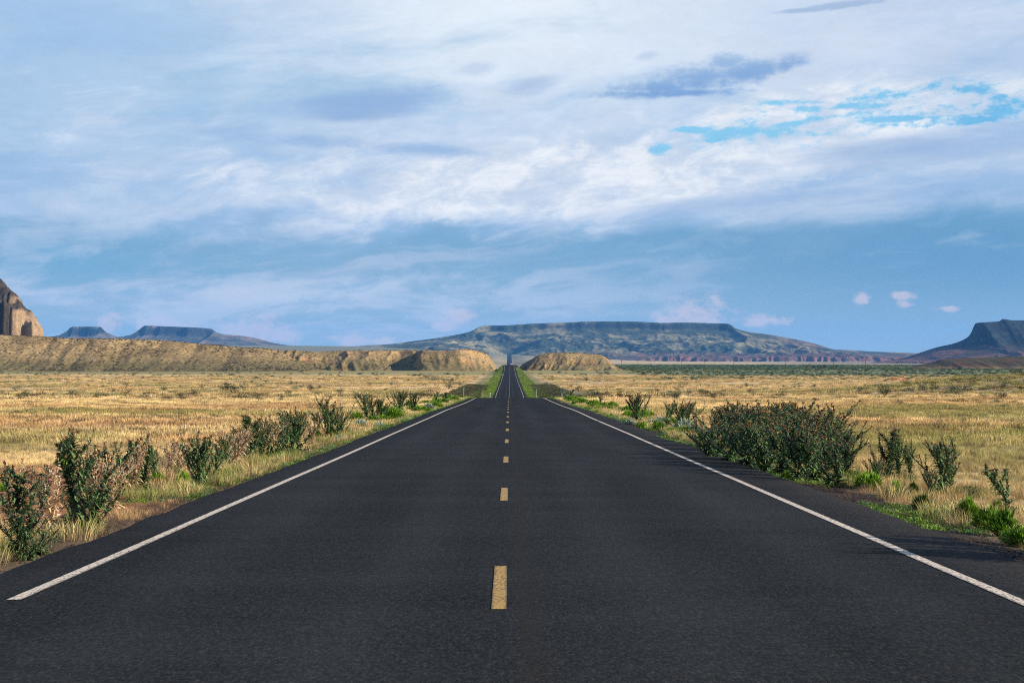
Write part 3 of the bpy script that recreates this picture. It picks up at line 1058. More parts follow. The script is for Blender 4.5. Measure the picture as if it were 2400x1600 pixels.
# central mesa
ME = 12800.0
mesa_pts = [(600, 815), (700, 813), (800, 812), (860, 810), (920, 806), (960, 800), (1000, 795), (1040, 789), (1075, 783), (1100, 777), (1115, 770), (1128, 764), (1138, 762), (1180, 762), (1250, 758), (1320, 756), (1390, 753), (1460, 753),
            (1500, 754), (1560, 757), (1600, 756), (1660, 757), (1708, 759), (1712, 760), (1722, 768), (1745, 775), (1770, 779), (1800, 783), (1840, 790), (1880, 798), (1920, 808), (1945, 816), (1960, 819),
            (1990, 820), (2055, 824), (2100, 825), (2142, 827), (2200, 829), (2400, 832), (2700, 838)]
mesa_top = Pchip([(X_at(p, ME), Z_at(q, ME)) for p, q in mesa_pts])


def mesa_h(X, Y, g0):
    top = mesa_top(X * ME / np.maximum(Y, ME))
    pxv = VPX + X / ME * F
    rim = 150 * fbm(X / 700, 0 * Y, 2, 701) + 60 * fbm(X / 150, 0 * Y, 3, 702)
    foot = 260 * fbm(X / 900, 0 * Y, 3, 703) + 260 * ridged(X / 330, 0 * Y, 2, 704)
    yb = 10450 - foot * 0.6 + 500 * sst(pxv, 1900, 2050)
    yc = ME + 120 - rim
    s = (Y - yb) / (yc - yb)
    hh = np.clip(top - g0, 0, None)
    capk = sst(pxv, 1104, 1124) * sst(pxv, 1722, 1706)
    s1 = np.clip(s, 0, 1)
    sl = 0.84 * s1 ** 1.15 + 0.05 * np.sin(s1 * 13 + 2.2 * fbm(X / 600, Y / 900, 2, 705)) * s1 * (1 - s1) * 2
    cap = sl + 0.17 * sst(s, 0.955, 0.985)
    plain_ = s1 ** 1.05
    f = np.where(s >= 1, 1.0, cap * capk + plain_ * (1 - capk))
    wx = X + 170 * fbm(X / 500, Y / 500, 3, 706)
    gul = ridged(wx / 210, Y / 900, 4, 707, 0.55)
    gul2 = fbm(wx / 300, Y / 420, 4, 708)
    amp = np.sin(np.pi * np.clip(s * 1.02, 0, 1)) ** 0.8 * np.clip(hh / 150, 0.12, 1)
    h = hh * f - 34 * np.clip(1 - gul, 0, 2) * amp + 28 * gul2 * amp
    # knobs and benches
    h = h + 12 * ridged(X / 75, Y / 110, 3, 709) * amp
    # red badland step along the foot at the right
    bad = sst(pxv, 1380, 1520) * sst(pxv, 2250, 2100)
    flut = ridged(X / 34 + 1.5 * fbm(X / 120, Y / 150, 2, 713), Y / 260, 4, 710)
    step = 30 * sst(s + 0.03 * flut, 0.01, 0.07) * (1 - sst(s, 0.12, 0.4)) * (0.75 + 0.5 * fbm(X / 160, 0 * Y, 2, 711))
    h = h + bad * (step + 7 * (0.5 + fbm(X / 220, Y / 300, 2, 712)) * flut * sst(s, 0.0, 0.04) * sst(s, 0.35, 0.1))
    h = np.where(s < 0, 0, h)
    h = h * sst(s, 0.0, 0.03)
    road_gap = np.exp(-(X / 130) ** 2) * sst(Y, 12300, 11800)
    h = h * (1 - road_gap)
    return np.clip(h, 0, None) * sst(Y, 15400, 14600)


def mesa_c(X, Y, h, slope, a, b):
    pxv = VPX + X / ME * F
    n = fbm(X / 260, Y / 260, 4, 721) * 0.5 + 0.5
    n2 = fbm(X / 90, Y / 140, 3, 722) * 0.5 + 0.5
    c = lerp(np.broadcast_to(np.array([0.032, 0.044, 0.026]), X.shape + (3,)), np.array([0.190, 0.168, 0.090]), sst(n * 0.5 + n2 * 0.5, 0.46, 0.66))  # pale and dark patches paint sunlit and cloud-shaded areas into the slopes
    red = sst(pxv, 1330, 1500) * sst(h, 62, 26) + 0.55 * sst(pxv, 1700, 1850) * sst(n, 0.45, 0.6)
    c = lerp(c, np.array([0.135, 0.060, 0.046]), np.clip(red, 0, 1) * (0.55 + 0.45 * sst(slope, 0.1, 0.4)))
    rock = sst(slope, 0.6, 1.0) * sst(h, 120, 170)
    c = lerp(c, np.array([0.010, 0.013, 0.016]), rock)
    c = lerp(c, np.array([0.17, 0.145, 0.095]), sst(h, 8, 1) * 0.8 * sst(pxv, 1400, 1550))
    return c


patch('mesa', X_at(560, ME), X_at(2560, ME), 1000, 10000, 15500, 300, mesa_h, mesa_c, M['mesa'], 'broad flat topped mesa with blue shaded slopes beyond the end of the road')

# two small distant mesas at the left
FD = 15500.0


def small_mesa(name, pts, cap0, cap1, x0, x1, seed, label):
    tp = Pchip([(X_at(p, FD), Z_at(q, FD)) for p, q in pts])

    def hf(X, Y, g0):
        top = tp(X * FD / np.maximum(Y, FD))
        pxv = VPX + X / np.maximum(Y, FD) * F
        yb = FD - 1500 - 300 * ridged(X / 400, 0 * Y, 2, seed)
        yc = FD - 120 * ridged(X / 200, 0 * Y, 2, seed + 1)
        s = (Y - yb) / (yc - yb)
        s1 = np.clip(s, 0, 1)
        hh = np.clip(top - g0, 0, None)
        ck = sst(pxv, cap0 - 6, cap0 + 4) * sst(pxv, cap1 + 6, cap1 - 4)
        f = np.where(s >= 1, 1.0, (0.66 * s1 ** 1.3 + 0.34 * sst(s, 0.93, 0.985)) * ck + s1 ** 1.1 * (1 - ck))
        amp = np.sin(np.pi * s1)
        h = hh * f - 22 * np.clip(1 - ridged(X / 170, Y / 700, 4, seed + 2), 0, 2) * amp
        return np.clip(h, 0, None) * sst(Y, 17900, 17300)

    def cf(X, Y, h, slope, a, b):
        n = fbm(X / 260, Y / 260, 4, seed + 5) * 0.5 + 0.5
        c = lerp(np.broadcast_to(np.array([0.040, 0.045, 0.035]), X.shape + (3,)), np.array([0.13, 0.11, 0.08]), sst(n, 0.4, 0.6))
        c = lerp(c, np.array([0.22, 0.10, 0.08]), sst(n, 0.6, 0.7) * 0.6)
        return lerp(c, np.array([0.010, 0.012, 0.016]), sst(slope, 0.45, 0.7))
    patch(name, X_at(x0, FD), X_at(x1, FD), 260, 13400, 18000, 130, hf, cf, M['mesa'], label)


small_mesa('distant_mesa', [(60, 803), (100, 796), (125, 789), (150, 783), (162, 775), (172, 766), (200, 765), (236, 766), (246, 776), (262, 784), (290, 794), (330, 803)], 166, 240, 50, 345, 801,
           'smaller of two far blue mesas, beside the sandstone cliff')
small_mesa('distant_mesa', [(225, 803), (275, 790), (300, 786), (318, 779), (332, 768), (342, 763), (400, 765), (450, 767), (494, 769.5), (506, 777), (525, 783), (560, 786), (590, 790), (620, 797), (650, 805), (700, 811), (780, 815)], 334, 497, 215, 800, 831,
           'wider of two far blue mesas, above the left ridge')

# blue butte at the right edge
BD = 7600.0
bt_top = Pchip([(X_at(p, BD), Z_at(q, BD)) for p, q in
                [(2040, 850), (2085, 845), (2116, 839), (2157, 826), (2198, 813), (2234, 805), (2256, 797), (2269, 789), (2277, 778), (2282, 766), (2288, 757), (2310, 755), (2343, 752), (2351, 747), (2374, 750), (2400, 750), (2500, 748), (2700, 752), (2760, 780), (2900, 822), (3050, 850)]])


def bt_h(X, Y, g0):
    top = bt_top(X * BD / np.maximum(Y, BD))
    pxv = VPX + X / np.maximum(Y, BD) * F
    yb = BD - 1350 - 160 * ridged(X / 200, 0 * Y, 3, 901) - 150 * fbm(X / 500, 0 * Y, 2, 902) + 800 * sst(pxv, 2230, 2090)
    yc = BD - 90 * ridged(X / 130, 0 * Y, 2, 903)
    s = (Y - yb) / (yc - yb)
    s1 = np.clip(s, 0, 1)
    hh = np.clip(top - g0, 0, None)
    ck = sst(pxv, 2262, 2284)
    f = np.where(s >= 1, 1.0, (0.60 * s1 ** 1.25 + 0.40 * sst(s, 0.78, 0.97)) * ck + s1 ** 1.05 * (1 - ck))
    amp = np.sin(np.pi * s1) * np.clip(hh / 110, 0.1, 1)
    wx = X + 60 * fbm(X / 200, Y / 200, 3, 904)
    h = hh * f - 22 * np.clip(1 - ridged(wx / 120 + Y / 900, Y / 500, 4, 905), 0, 2) * amp + 8 * ridged(X / 26, Y / 120, 2, 906) * sst(s, 0.02, 0.1) * sst(s, 0.5, 0.2)
    return np.clip(h, 0, None) * sst(s, 0, 0.03) * sst(Y, 9600, 8900)


def bt_c(X, Y, h, slope, a, b):
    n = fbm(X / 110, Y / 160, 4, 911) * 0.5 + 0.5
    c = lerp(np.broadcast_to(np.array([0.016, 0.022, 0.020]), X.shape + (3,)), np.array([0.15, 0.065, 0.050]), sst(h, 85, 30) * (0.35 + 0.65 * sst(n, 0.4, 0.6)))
    return lerp(c, np.array([0.006, 0.010, 0.015]), sst(h + 22 * (n - 0.5), 55, 80))  # blue-black tone paints cloud shade over the dark basalt


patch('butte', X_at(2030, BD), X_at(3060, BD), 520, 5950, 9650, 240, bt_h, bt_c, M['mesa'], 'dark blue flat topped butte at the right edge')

# ------------------------------------------------------------------ road


def road_rows():
    return np.concatenate([np.arange(-25, 70, 0.25), np.geomspace(70, 1750, 700), np.geomspace(1780, 12000, 130)])


ry = road_rows()
lw = -4.33 + 0.065 * fbm(ry / 0.7, ry * 0, 4, 1001) + 0.05 * fbm(ry / 9, ry * 0, 2, 1002)
rw = 4.52 + 0.065 * fbm(ry / 0.7, ry * 0 + 5, 4, 1003) + 0.16 * fbm(ry / 12, ry * 0, 2, 1004)
cols_ = [lw - 0.5 - ry.clip(0) * 0.0006, lw - 0.06, lw, lw * 0 - 3.75, lw * 0 - 1.8, lw * 0, lw * 0 + 1.8, lw * 0 + 3.75, rw, rw + 0.06, rw + 0.5 + ry.clip(0) * 0.0006]
zoff = [-0.35, -0.045, -0.02, -0.0, 0.012, 0.018, 0.012, 0.0, -0.02, -0.045, -0.35]


def crown(x):
    return np.interp(np.abs(x), [0, 1.8, 3.75, 4.5], [0.018, 0.012, 0.0, -0.02])


RX = np.stack(cols_, 1)
RY = np.repeat(ry[:, None], len(cols_), 1)
RZ = road_z(ry)[:, None] + np.array(zoff)[None, :]
road_me = raw_mesh('road', np.stack([RX, RY, RZ], -1).reshape(-1, 3), grid_faces(len(ry), len(cols_)), M['asphalt'], None, True)
road = link('road', road_me, kind='structure', label='straight dark asphalt two lane road running to the mesa')


def strip(name, xc, w, y0, y1, mat, wig=0.0, seed=0):
    ys = ry[(ry > y0) & (ry < y1)]
    ys = np.concatenate([[y0], ys, [y1]])
    lift = np.interp(ys, [0, 300, 1500, 3000], [0.004, 0.006, 0.03, 0.05])
    cx = xc + wig * fbm(ys / 14, ys * 0, 2, seed)
    P = []
    nd = 3
    for k in range(nd):
        x = cx + w * (k / (nd - 1) - 0.5)
        P.append(np.stack([x, ys, road_z_lin(ys) + crown(x) + lift], 1))
    P = np.stack(P, 1)
    me = raw_mesh(name, P.reshape(-1, 3), grid_faces(len(ys), nd), mat, None, False)
    return link(name, me, parent=road)


def road_z_lin(ys):
    return np.interp(ys, ry, road_z(ry))


strip('edge_line', -3.65, 0.108, 14.1, 1745, M['white_paint'], 0.03, 1).__setitem__('label', 'white edge line along the left lane')
strip('edge_line', 3.65, 0.108, -20, 1745, M['white_paint'], 0.03, 9).__setitem__('label', 'white edge line along the right lane')
for i in range(18):
    a = 13.35 + 12.4 * i
    strip('centre_dash', -0.115, 0.105, a, a + 3.15, M['yellow_paint'])
strip('centre_line', -0.08, 0.09, 236.0, 1745, M['yellow_paint'])

# ------------------------------------------------------------------ plant builders


def leaf(S, o, d, up, L, W, droop, lobes=3):
    """lobed, folded leaf: o start, d direction"""
    side = d.cross(up)
    side = side.normalized() if side.length > 1e-6 else Vector((1, 0, 0))
    pts, ts = [], []
    n = lobes * 2
    rb = random.random()
    for i in range(n + 1):
        q = i / n
        c = o + d * (L * q) + Vector((0, 0, -droop * L * q * q)) + up * (0.10 * L * math.sin(q * 3.1))
        wv = W * math.sin(min(1.0, q * 1.1 + 0.12) * 3.0) * (1.0 if i % 2 else 0.45)
        wv = max(wv, 0.0)
        pts += [c + side * wv + up * wv * 0.45, c, c - side * wv + up * wv * 0.45]
        ts += [0.3 + 0.7 * q] * 3
    fc = []
    for i in range(n):
        a = i * 3
        fc += [(a, a + 1, a + 4, a + 3), (a + 1, a + 2, a + 5, a + 4)]
    S.put(pts, fc, ts, rb)


def make_thistle(seed, H=1.2, spread=0.5, nb=9, leafy=1.0, dry=False, heads=1.0, purple=2, low=0.15):
    st = random.getstate()
    random.seed(seed)
    St, Lf, Hd, Pu = Soup(), Soup(), Soup(), Soup()
    tips = []

    def curve(p, d, L, bend, n=5):
        path = [p.copy()]
        q = p.copy()
        d = d.normalized()
        for i in range(n):
            d = (d + Vector((random.gauss(0, 0.12), random.gauss(0, 0.12), bend / n))).normalized()
            q = q + d * (L / n)
            path.append(q.copy())
        return path

    def clothe(path, r, lsize, step):
        for i in range(len(path) - 1):
            a, b = path[i], path[i + 1]
            seg = (b - a)
            m = max(1, int(seg.length / step))
            for j in range(m):
                if random.random() > leafy:
                    continue
                q = (i + j / m) / (len(path) - 1)
                o = a + seg * (j / m)
                az = random.uniform(0, 6.283)
                out = Vector((math.cos(az), math.sin(az), 0))
                d = (out + seg.normalized() * random.uniform(0.4, 1.1)).normalized()
                L = lsize * random.uniform(0.7, 1.25) * (1.0 - 0.45 * q)
                leaf(Lf, o, d, Vector((0, 0, 1)), L, L * random.uniform(0.16, 0.25), random.uniform(0.1, 0.8), 2)
            # spiny wings on the stem
            m = max(1, int(seg.length / 0.022))
            for j in range(m):
                o = a + seg * (j / m)
                az = random.uniform(0, 6.283)
                out = (Vector((math.cos(az), math.sin(az), 0.3)))
                w = r * random.uniform(1.2, 2.6) + 0.006
                e = o + out * w
                St.put([o, o + seg.normalized() * 0.02, e], [(0, 1, 2)], [0.8] * 3)

    main = curve(Vector((0, 0, 0)), Vector((random.gauss(0, 0.06), random.gauss(0, 0.06), 1)), H * 0.86, 0.1, 8)
    St.tube(main, [0.019 * (1 - 0.55 * i / 8) for i in range(9)], 6)
    clothe(main, 0.014, 0.27 * H / 1.2, 0.016)
    for k in range(44):
        az = random.uniform(0, 6.283)
        L = random.uniform(0.16, 0.34)
        leaf(Lf, Vector((0, 0, random.uniform(0.01, 0.12))), Vector((math.cos(az), math.sin(az), random.uniform(0.2, 0.9))).normalized(), Vector((0, 0, 1)), L, L * 0.17, random.uniform(0.3, 0.8), 3)
    tips.append(main[-1])

    def head(p):
        r = random.uniform(0.012, 0.018)
        if random.random() < 0.25:
            Hd.ball(p, r, 0.9, 6, 4, 0.25, t=random.uniform(0.7, 1.0))
        else:
            Hd.ball(p, r, 1.0, 6, 4, 0.25, t=random.uniform(0.0, 0.55))
        for k in range(5):
            a = random.uniform(0, 6.28)
            o = Vector((math.cos(a), math.sin(a), random.uniform(-0.5, 0.7))).normalized()
            s = o.orthogonal() * 0.004
            Hd.put([p + o * r * 0.6 + s, p + o * r * 0.6 - s, p + o * r * 1.8], [(0, 1, 2)], [0.2] * 3)

    for b in range(nb):
        q = low + (0.92 - low) * (b + random.uniform(0.1, 0.9)) / nb
        i = min(7, int(q * 8))
        p = main[i].lerp(main[i + 1], q * 8 - i)
        az = b * 2.4 + random.uniform(-0.5, 0.5)
        el = random.uniform(0.75, 1.25)
        L = (H - p.z) * random.uniform(0.65, 1.0) * (0.75 + 0.5 * spread)
        d = Vector((math.cos(az) * spread * 1.9, math.sin(az) * spread * 1.9, el))
        path = curve(p, d, L, 0.5, 5)
        St.tube(path, [0.012 * (1 - 0.5 * k / 5) for k in range(6)], 5)
        clothe(path, 0.011, 0.160 * H / 1.2, 0.019)
        tips.append(path[-1])
        for s in range(random.choice([2, 3, 3, 4])):
            k = random.choice([1, 2, 3, 4])
            pp = path[k]
            d2 = (path[k + 1] - path[k]).normalized() + Vector((random.gauss(0, 0.5), random.gauss(0, 0.5), 0.35))
            sp = curve(pp, d2, L * random.uniform(0.25, 0.5), 0.5, 3)
            St.tube(sp, [0.0065, 0.0055, 0.0045, 0.004], 4)
            clothe(sp, 0.008, 0.105 * H / 1.2, 0.020)
            tips.append(sp[-1])
    n_p = 0
    random.shuffle(tips)
    for tpt in tips:
        if n_p < purple:
            n_p += 1
            Hd.ball(tpt, 0.02, 1.0, 6, 4, 0.15, t=0.05)
            for k in range(14):
                a = random.uniform(0, 6.28)
                o = Vector((math.cos(a) * 0.55, math.sin(a) * 0.55, 1)).normalized()
                s = o.orthogonal() * 0.006
                b0 = tpt + Vector((0, 0, 0.012))
                Pu.put([b0 + s, b0 - s, b0 + o * 0.034], [(0, 1, 2)], [0, 0, 1])
            continue
        for k in range((random.choice([1, 2, 2, 3]) if dry else random.choice([1, 2, 2])) if heads > 0.6 else (1 if random.random() < heads else 0)):
            head(tpt + (Vector((random.gauss(0, 0.02), random.gauss(0, 0.02), random.gauss(0, 0.015))) if k else Vector((0, 0, 0))))
    random.setstate(st)
    d = 'dry_' if dry else ''
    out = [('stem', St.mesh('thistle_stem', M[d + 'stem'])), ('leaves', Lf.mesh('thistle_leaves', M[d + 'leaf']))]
    if Hd.v:
        out.append(('seed_heads', Hd.mesh('thistle_seed_heads', M['dry_head' if dry else 'head'])))
    if Pu.v:
        out.append(('blossoms', Pu.mesh('thistle_blossoms', M['purple'])))
    return out, H


THISTLE = {
    'big': make_thistle(11, 1.25, 0.42, 10, 1.0, purple=3, low=0.12),
    'big2': make_thistle(12, 1.25, 0.40, 12, 1.0, purple=0, low=0.12),
    'tall': make_thistle(13, 1.30, 0.24, 8, 1.0, purple=1, low=0.2),
    'vase': make_thistle(14, 1.25, 0.42, 9, 1.0, purple=5, low=0.15),
    'thin': make_thistle(15, 1.15, 0.30, 6, 1.0, purple=1, low=0.2),
    'bush': make_thistle(16, 1.10, 0.50, 16, 1.0, purple=1, low=0.03),
    'bush2': make_thistle(17, 1.15, 0.48, 17, 1.0, purple=0, low=0.03),
    'dry': make_thistle(18, 1.15, 0.42, 9, 0.7, dry=True, heads=1.0, purple=0),
    'dry2': make_thistle(19, 1.10, 0.38, 8, 0.55, dry=True, heads=1.0, purple=0),
    'rosette': make_thistle(20, 0.75, 0.8, 10, 1.0, heads=0.1, purple=0, low=0.02),
}


def add_thistle(kind, x, y, h, rz, label, group, wide=1.0):
    parts, H = THISTLE[kind]
    z = gz(x, y) - 0.02
    s = h / H
    root = link('thistle' if not kind.startswith('dry') else 'dry_thistle', None, loc=(x, y, z), rot=(0, 0, rz), scl=(s * wide, s * wide, s), label=label, category='thistle', group=group)
    root.empty_display_size = 0.1
    for nm, me in parts:
        o = link(nm, me, parent=root)
        if nm != 'stem':
            o['kind'] = 'stuff'
    return root


def make_brush(seed, n, h, r, mat, droop=0.0, thick=0.006, ball=True):
    """dome of fine upright twigs"""
    st = random.getstate()
    random.seed(seed)
    S = Soup()
    p1, p2, p3 = random.uniform(0, 6.3), random.uniform(0, 6.3), random.uniform(0, 6.3)
    for i in range(n):
        az = random.uniform(0, 6.283)
        u = random.random() ** 0.55
        lob = 1 + 0.20 * math.sin(2 * az + p1) + 0.13 * math.sin(5 * az + p2)
        b = Vector((math.cos(az), math.sin(az), 0)) * r * 0.25 * u
        top = Vector((math.cos(az), math.sin(az), 0)) * r * u * lob * random.uniform(0.75, 1.1)
        zt = h * (1 - 0.50 * u ** 2.2) * (1 + 0.16 * math.sin(3 * az + p3)) * random.uniform(0.50, 1.0) * (1.25 if random.random() < 0.05 else 1.0)
        mid = b.lerp(top, 0.55) + Vector((0, 0, zt * 0.6))
        e = top + Vector((random.gauss(0, 0.02), random.gauss(0, 0.02), zt))
        sd_ = Vector((random.gauss(0, 1), random.gauss(0, 1), random.gauss(0, 0.3))).normalized() * thick * random.uniform(0.6, 1.5)
        m2 = mid.lerp(e, 0.5) + Vector((0, 0, 0.01))
        S.put([b, mid + sd_, mid - sd_, m2 + sd_ * 1.5, m2 - sd_ * 1.5, e], [(0, 1, 2), (1, 3, 4, 2), (3, 5, 4)], [0, 0.45, 0.45, 0.8, 0.8, 1])
    me = S.mesh('brush_twigs', mat)
    random.setstate(st)
    return me


RABBIT = [make_brush(31, 1500, 0.50, 0.30, M['rabbit'], thick=0.007), make_brush(32, 1300, 0.42, 0.34, M['rabbit'], thick=0.007),
          make_brush(33, 1300, 0.46, 0.28, M['rabbit_dark'], thick=0.007), make_brush(34, 1200, 0.38, 0.36, M['rabbit'], thick=0.008)]
SAGE = [make_brush(41, 1100, 0.50, 0.34, M['sage'], thick=0.008), make_brush(42, 1000, 0.42, 0.36, M['sage'], thick=0.008)]


def make_scrub(seed, n, h, r, mat):
    """open desert shrub: woody stems with small leaf clumps"""
    st = random.getstate()
    random.seed(seed)
    S = Soup()
    cl = [(random.gauss(0, 0.42) * r, random.gauss(0, 0.42) * r, random.uniform(0.25, 0.8) * h) for _ in range(9)]
    for i in range(n):
        c = random.choice(cl)
        v = Vector((random.gauss(0, 1), random.gauss(0, 1), random.gauss(0, 0.8)))
        v = v.normalized() * random.random() ** 0.4 * 0.38
        p = Vector((c[0] + v.x * r, c[1] + v.y * r, max(0.02, c[2] + v.z * h)))
        a = Vector((random.gauss(0, 1), random.gauss(0, 1), random.gauss(0, 1))).normalized()
        b = a.orthogonal().normalized()
        s = random.uniform(0.035, 0.075) * (r + 0.3)
        S.put([p - a * s * 0.5, p + b * s * 0.35, p + a * s * 0.6, p - b * s * 0.35], [(0, 1, 2, 3)], [min(1, p.z / h)] * 4)
    twigs = Soup()
    for c in cl:
        twigs.tube([Vector((0, 0, 0)), Vector((c[0] * 0.6, c[1] * 0.6, c[2] * 0.5)), Vector(c)], [0.02 * h, 0.014 * h, 0.008 * h], 4)
    random.setstate(st)
    return S.mesh('scrub_leaves', mat), twigs.mesh('scrub_twigs', M['bark'])


SCRUB_ = [make_scrub(50 + i, 420, 0.6, 0.5, M['scrub'] if i % 2 else M['scrub_green']) for i in range(6)]

# scattered cover ------------------------------------------------------------


def blade_tuft(seed, n, h, r, w, lean=0.35, fan=1.0):
    st = random.getstate()
    random.seed(seed)
    S = Soup()
    for i in range(n):
        az = random.uniform(0, 6.283)
        u = math.sqrt(random.random())
        b = Vector((math.cos(az), math.sin(az), 0)) * r * u
        a2 = az + random.gauss(0, 0.8)
        out = Vector((math.cos(a2), math.sin(a2), 0)) * lean * fan * random.uniform(0.3, 1.2)
        hh = h * random.uniform(0.55, 1.05)
        m = b + out * hh * 0.4 + Vector((0, 0, hh * 0.6))
        e = b + out * hh * 1.1 + Vector((0, 0, hh))
        a3 = random.uniform(0, 3.14)
        s = Vector((math.cos(a3), math.sin(a3), 0)) * w * random.uniform(0.6, 1.4)
        S.put([b - s * 0.6, b + s * 0.6, m + s * 0.7, m - s * 0.7, e], [(0, 1, 2, 3), (3, 2, 4)], [0, 0, 0.6, 0.6, 1])
    random.setstate(st)
    return S.mesh('tuft', M['tint'])


def weed_clump(seed, n, h, r, s0):
    st = random.getstate()
    random.seed(seed)
    S = Soup()
    for i in range(n):
        az, u = random.uniform(0, 6.283), math.sqrt(random.random())
        p = Vector((math.cos(az) * r * u, math.sin(az) * r * u, h * random.random() * (1 - 0.5 * u)))
        a = Vector((random.gauss(0, 1), random.gauss(0, 1), abs(random.gauss(0.6, 0.6)))).normalized()
        b = a.orthogonal().normalized()
        s = s0 * random.uniform(0.6, 1.4)
        S.put([p, p + a * s + b * s * 0.35, p + a * 2 * s, p + a * s - b * s * 0.35], [(0, 1, 2, 3)], [min(1, 0.2 + p.z / h)] * 4)
    random.setstate(st)
    return S.mesh('weed', M['tint_leaf'])


def pebble(seed):
    st = random.getstate()
    random.seed(seed)
    S = Soup()
    S.ball((0, 0, 0.2), 1.0, 0.6, 6, 4, 0.3, t=1.0)
    random.setstate(st)
    return S.mesh('stone', M['pebble'])


def source(name, meshes):
    c = bpy.data.collections.new(name)
    for i, me in enumerate(meshes):
        o = bpy.data.objects.new('%s_%02d' % (name, i), me)
        c.objects.link(o)
    return c


def scatter(name, coll, n_src, P, rot, scl, tint, label):
    """ONE object of uncountable cover, placed by geometry nodes"""
    n = len(P)
    me = bpy.data.meshes.new(name)
    me.vertices.add(n)
    me.vertices.foreach_set('co', np.asarray(P, np.float32).ravel())
    a = me.attributes.new('rot', 'FLOAT_VECTOR', 'POINT')
    a.data.foreach_set('vector', np.asarray(rot, np.float32).ravel())
    a = me.attributes.new('scl', 'FLOAT_VECTOR', 'POINT')
    a.data.foreach_set('vector', np.asarray(scl, np.float32).ravel())
    a = me.attributes.new('idx', 'INT', 'POINT')
    a.data.foreach_set('value', rng.integers(0, n_src, n).astype(np.int32))
    a = me.attributes.new('tint', 'FLOAT_VECTOR', 'POINT')
    a.data.foreach_set('vector', np.asarray(tint, np.float32).ravel())
    o = link(name, me, kind='stuff', label=label)
    ng = bpy.data.node_groups.new(name + '_scatter', 'GeometryNodeTree')
    ng.interface.new_socket('Geometry', in_out='INPUT', socket_type='NodeSocketGeometry')
    ng.interface.new_socket('Geometry', in_out='OUTPUT', socket_type='NodeSocketGeometry')
    N, Lk = ng.nodes, ng.links
    gi, go = N.new('NodeGroupInput'), N.new('NodeGroupOutput')
    ip = N.new('GeometryNodeInstanceOnPoints')
    ci = N.new('GeometryNodeCollectionInfo')
    ci.inputs['Collection'].default_value = coll
    ci.inputs['Separate Children'].default_value = True
    ci.inputs['Reset Children'].default_value = True

    def na(nm, ty):
        q = N.new('GeometryNodeInputNamedAttribute')
        q.data_type = ty
        q.inputs[0].default_value = nm
        return q.outputs[0]
    e2r = N.new('FunctionNodeEulerToRotation')
    Lk.new(na('rot', 'FLOAT_VECTOR'), e2r.inputs[0])
    Lk.new(gi.outputs[0], ip.inputs['Points'])
    Lk.new(ci.outputs[0], ip.inputs['Instance'])
    ip.inputs['Pick Instance'].default_value = True
    Lk.new(na('idx', 'INT'), ip.inputs['Instance Index'])
    Lk.new(e2r.outputs[0], ip.inputs['Rotation'])
    Lk.new(na('scl', 'FLOAT_VECTOR'), ip.inputs['Scale'])
    Lk.new(ip.outputs[0], go.inputs[0])
    md = o.modifiers.new('scatter', 'NODES')
    md.node_group = ng
    return o


def sector(d0, d1, n, half=0.30, power=1.0):
    """random ground points ahead between two distances; power 1 = even per area"""
    u = rng.random(n)
    y = (d0 ** (1 + power) + u * (d1 ** (1 + power) - d0 ** (1 + power))) ** (1 / (1 + power))
    x = (rng.random(n) * 2 - 1) * half * y * (1 + 2.5 / y)
    return x, y


def finish(x, y, sink=0.02):
    z = G(x, y) - sink
    return np.stack([x, y, z], 1)


def rots(n, tilt=0.12):
    return np.stack([rng.normal(0, tilt, n), rng.normal(0, tilt, n), rng.random(n) * 6.283], 1)


def verge_line(x, y):
    """distance outside the pavement where growth starts"""
    n = fbm(x * 0 + 3, y / 2.5, 3, 1101) * 0.5 + 0.5
    right = 5.05 + 0.75 * n - 0.35 * sst(y, 35, 60)
    left = 4.48 + 0.35 * n
    return np.where(x > 0, right, left)


GC = np.array
grass_src = source('grass_tuft', [blade_tuft(60 + i, 46, 0.32, 0.16, 0.0042, 0.35) for i in range(7)])
clump_src = source('grass_clump', [blade_tuft(80 + i, 90, 0.34, 0.42, 0.012, 0.35) for i in range(6)])
weed_src = source('weed_clump', [weed_clump(90 + i, 90, 0.14, 0.22, 0.028) for i in range(5)])


def grass_tint(x, y, n):
    g = green_mask(x, y) * (0.55 + 0.9 * rng.random(n))
    s = soil_mask(x, y)
    r = rng.random((n, 1))
    pt = fbm(x / 2.2, y / 4.5, 3, 1171)[:, None]
    wm = sst(fbm(x / 16, y / 26, 3, 1173), -0.1, 0.45)
    c = lerp(np.broadcast_to(GC([0.68, 0.505, 0.240]), (n, 3)), GC([0.64, 0.43, 0.195]), wm) * (0.62 + 0.62 * r) * (1.0 + 0.75 * pt)
    c = lerp(c, GC([0.22, 0.23, 0.060]), np.clip(g * 0.9, 0, 1))
    c = lerp(c, GC([0.42, 0.215, 0.095]), s * 0.65)
    dark = (rng.random(n) < 0.05 + 0.3 * sst(fbm(x / 1.7, y / 3.0, 3, 1172), 0.18, 0.5))
    c = np.where(dark[:, None], GC([0.16, 0.12, 0.065]), c)
    return c


# near grass
x, y = sector(11, 62, 30000, 0.31)
vl = verge_line(x, y)
den = fbm(x / 1.6, y / 2.2, 3, 1111) * 0.5 + 0.5
keep = (np.abs(x) > vl) & (rng.random(len(x)) < np.clip(2.5 * den - 0.45 - 1.1 * soil_mask(x, y), 0.06, 1))
x, y = x[keep], y[keep]
n = len(x)
s = rng.uniform(0.45, 1.0, n) * (0.75 + 0.4 * (fbm(x / 4, y / 5, 2, 1112)))
s = s * np.clip(0.6 + (np.abs(x) - verge_line(x, y)) * 0.4, 0.6, 1) * 0.78
scatter('dry_grass', grass_src, 7, finish(x, y), rots(n, 0.16), np.stack([s * 1.1, s * 1.1, s], 1), grass_tint(x, y, n), 'dry straw coloured grass beside the road')
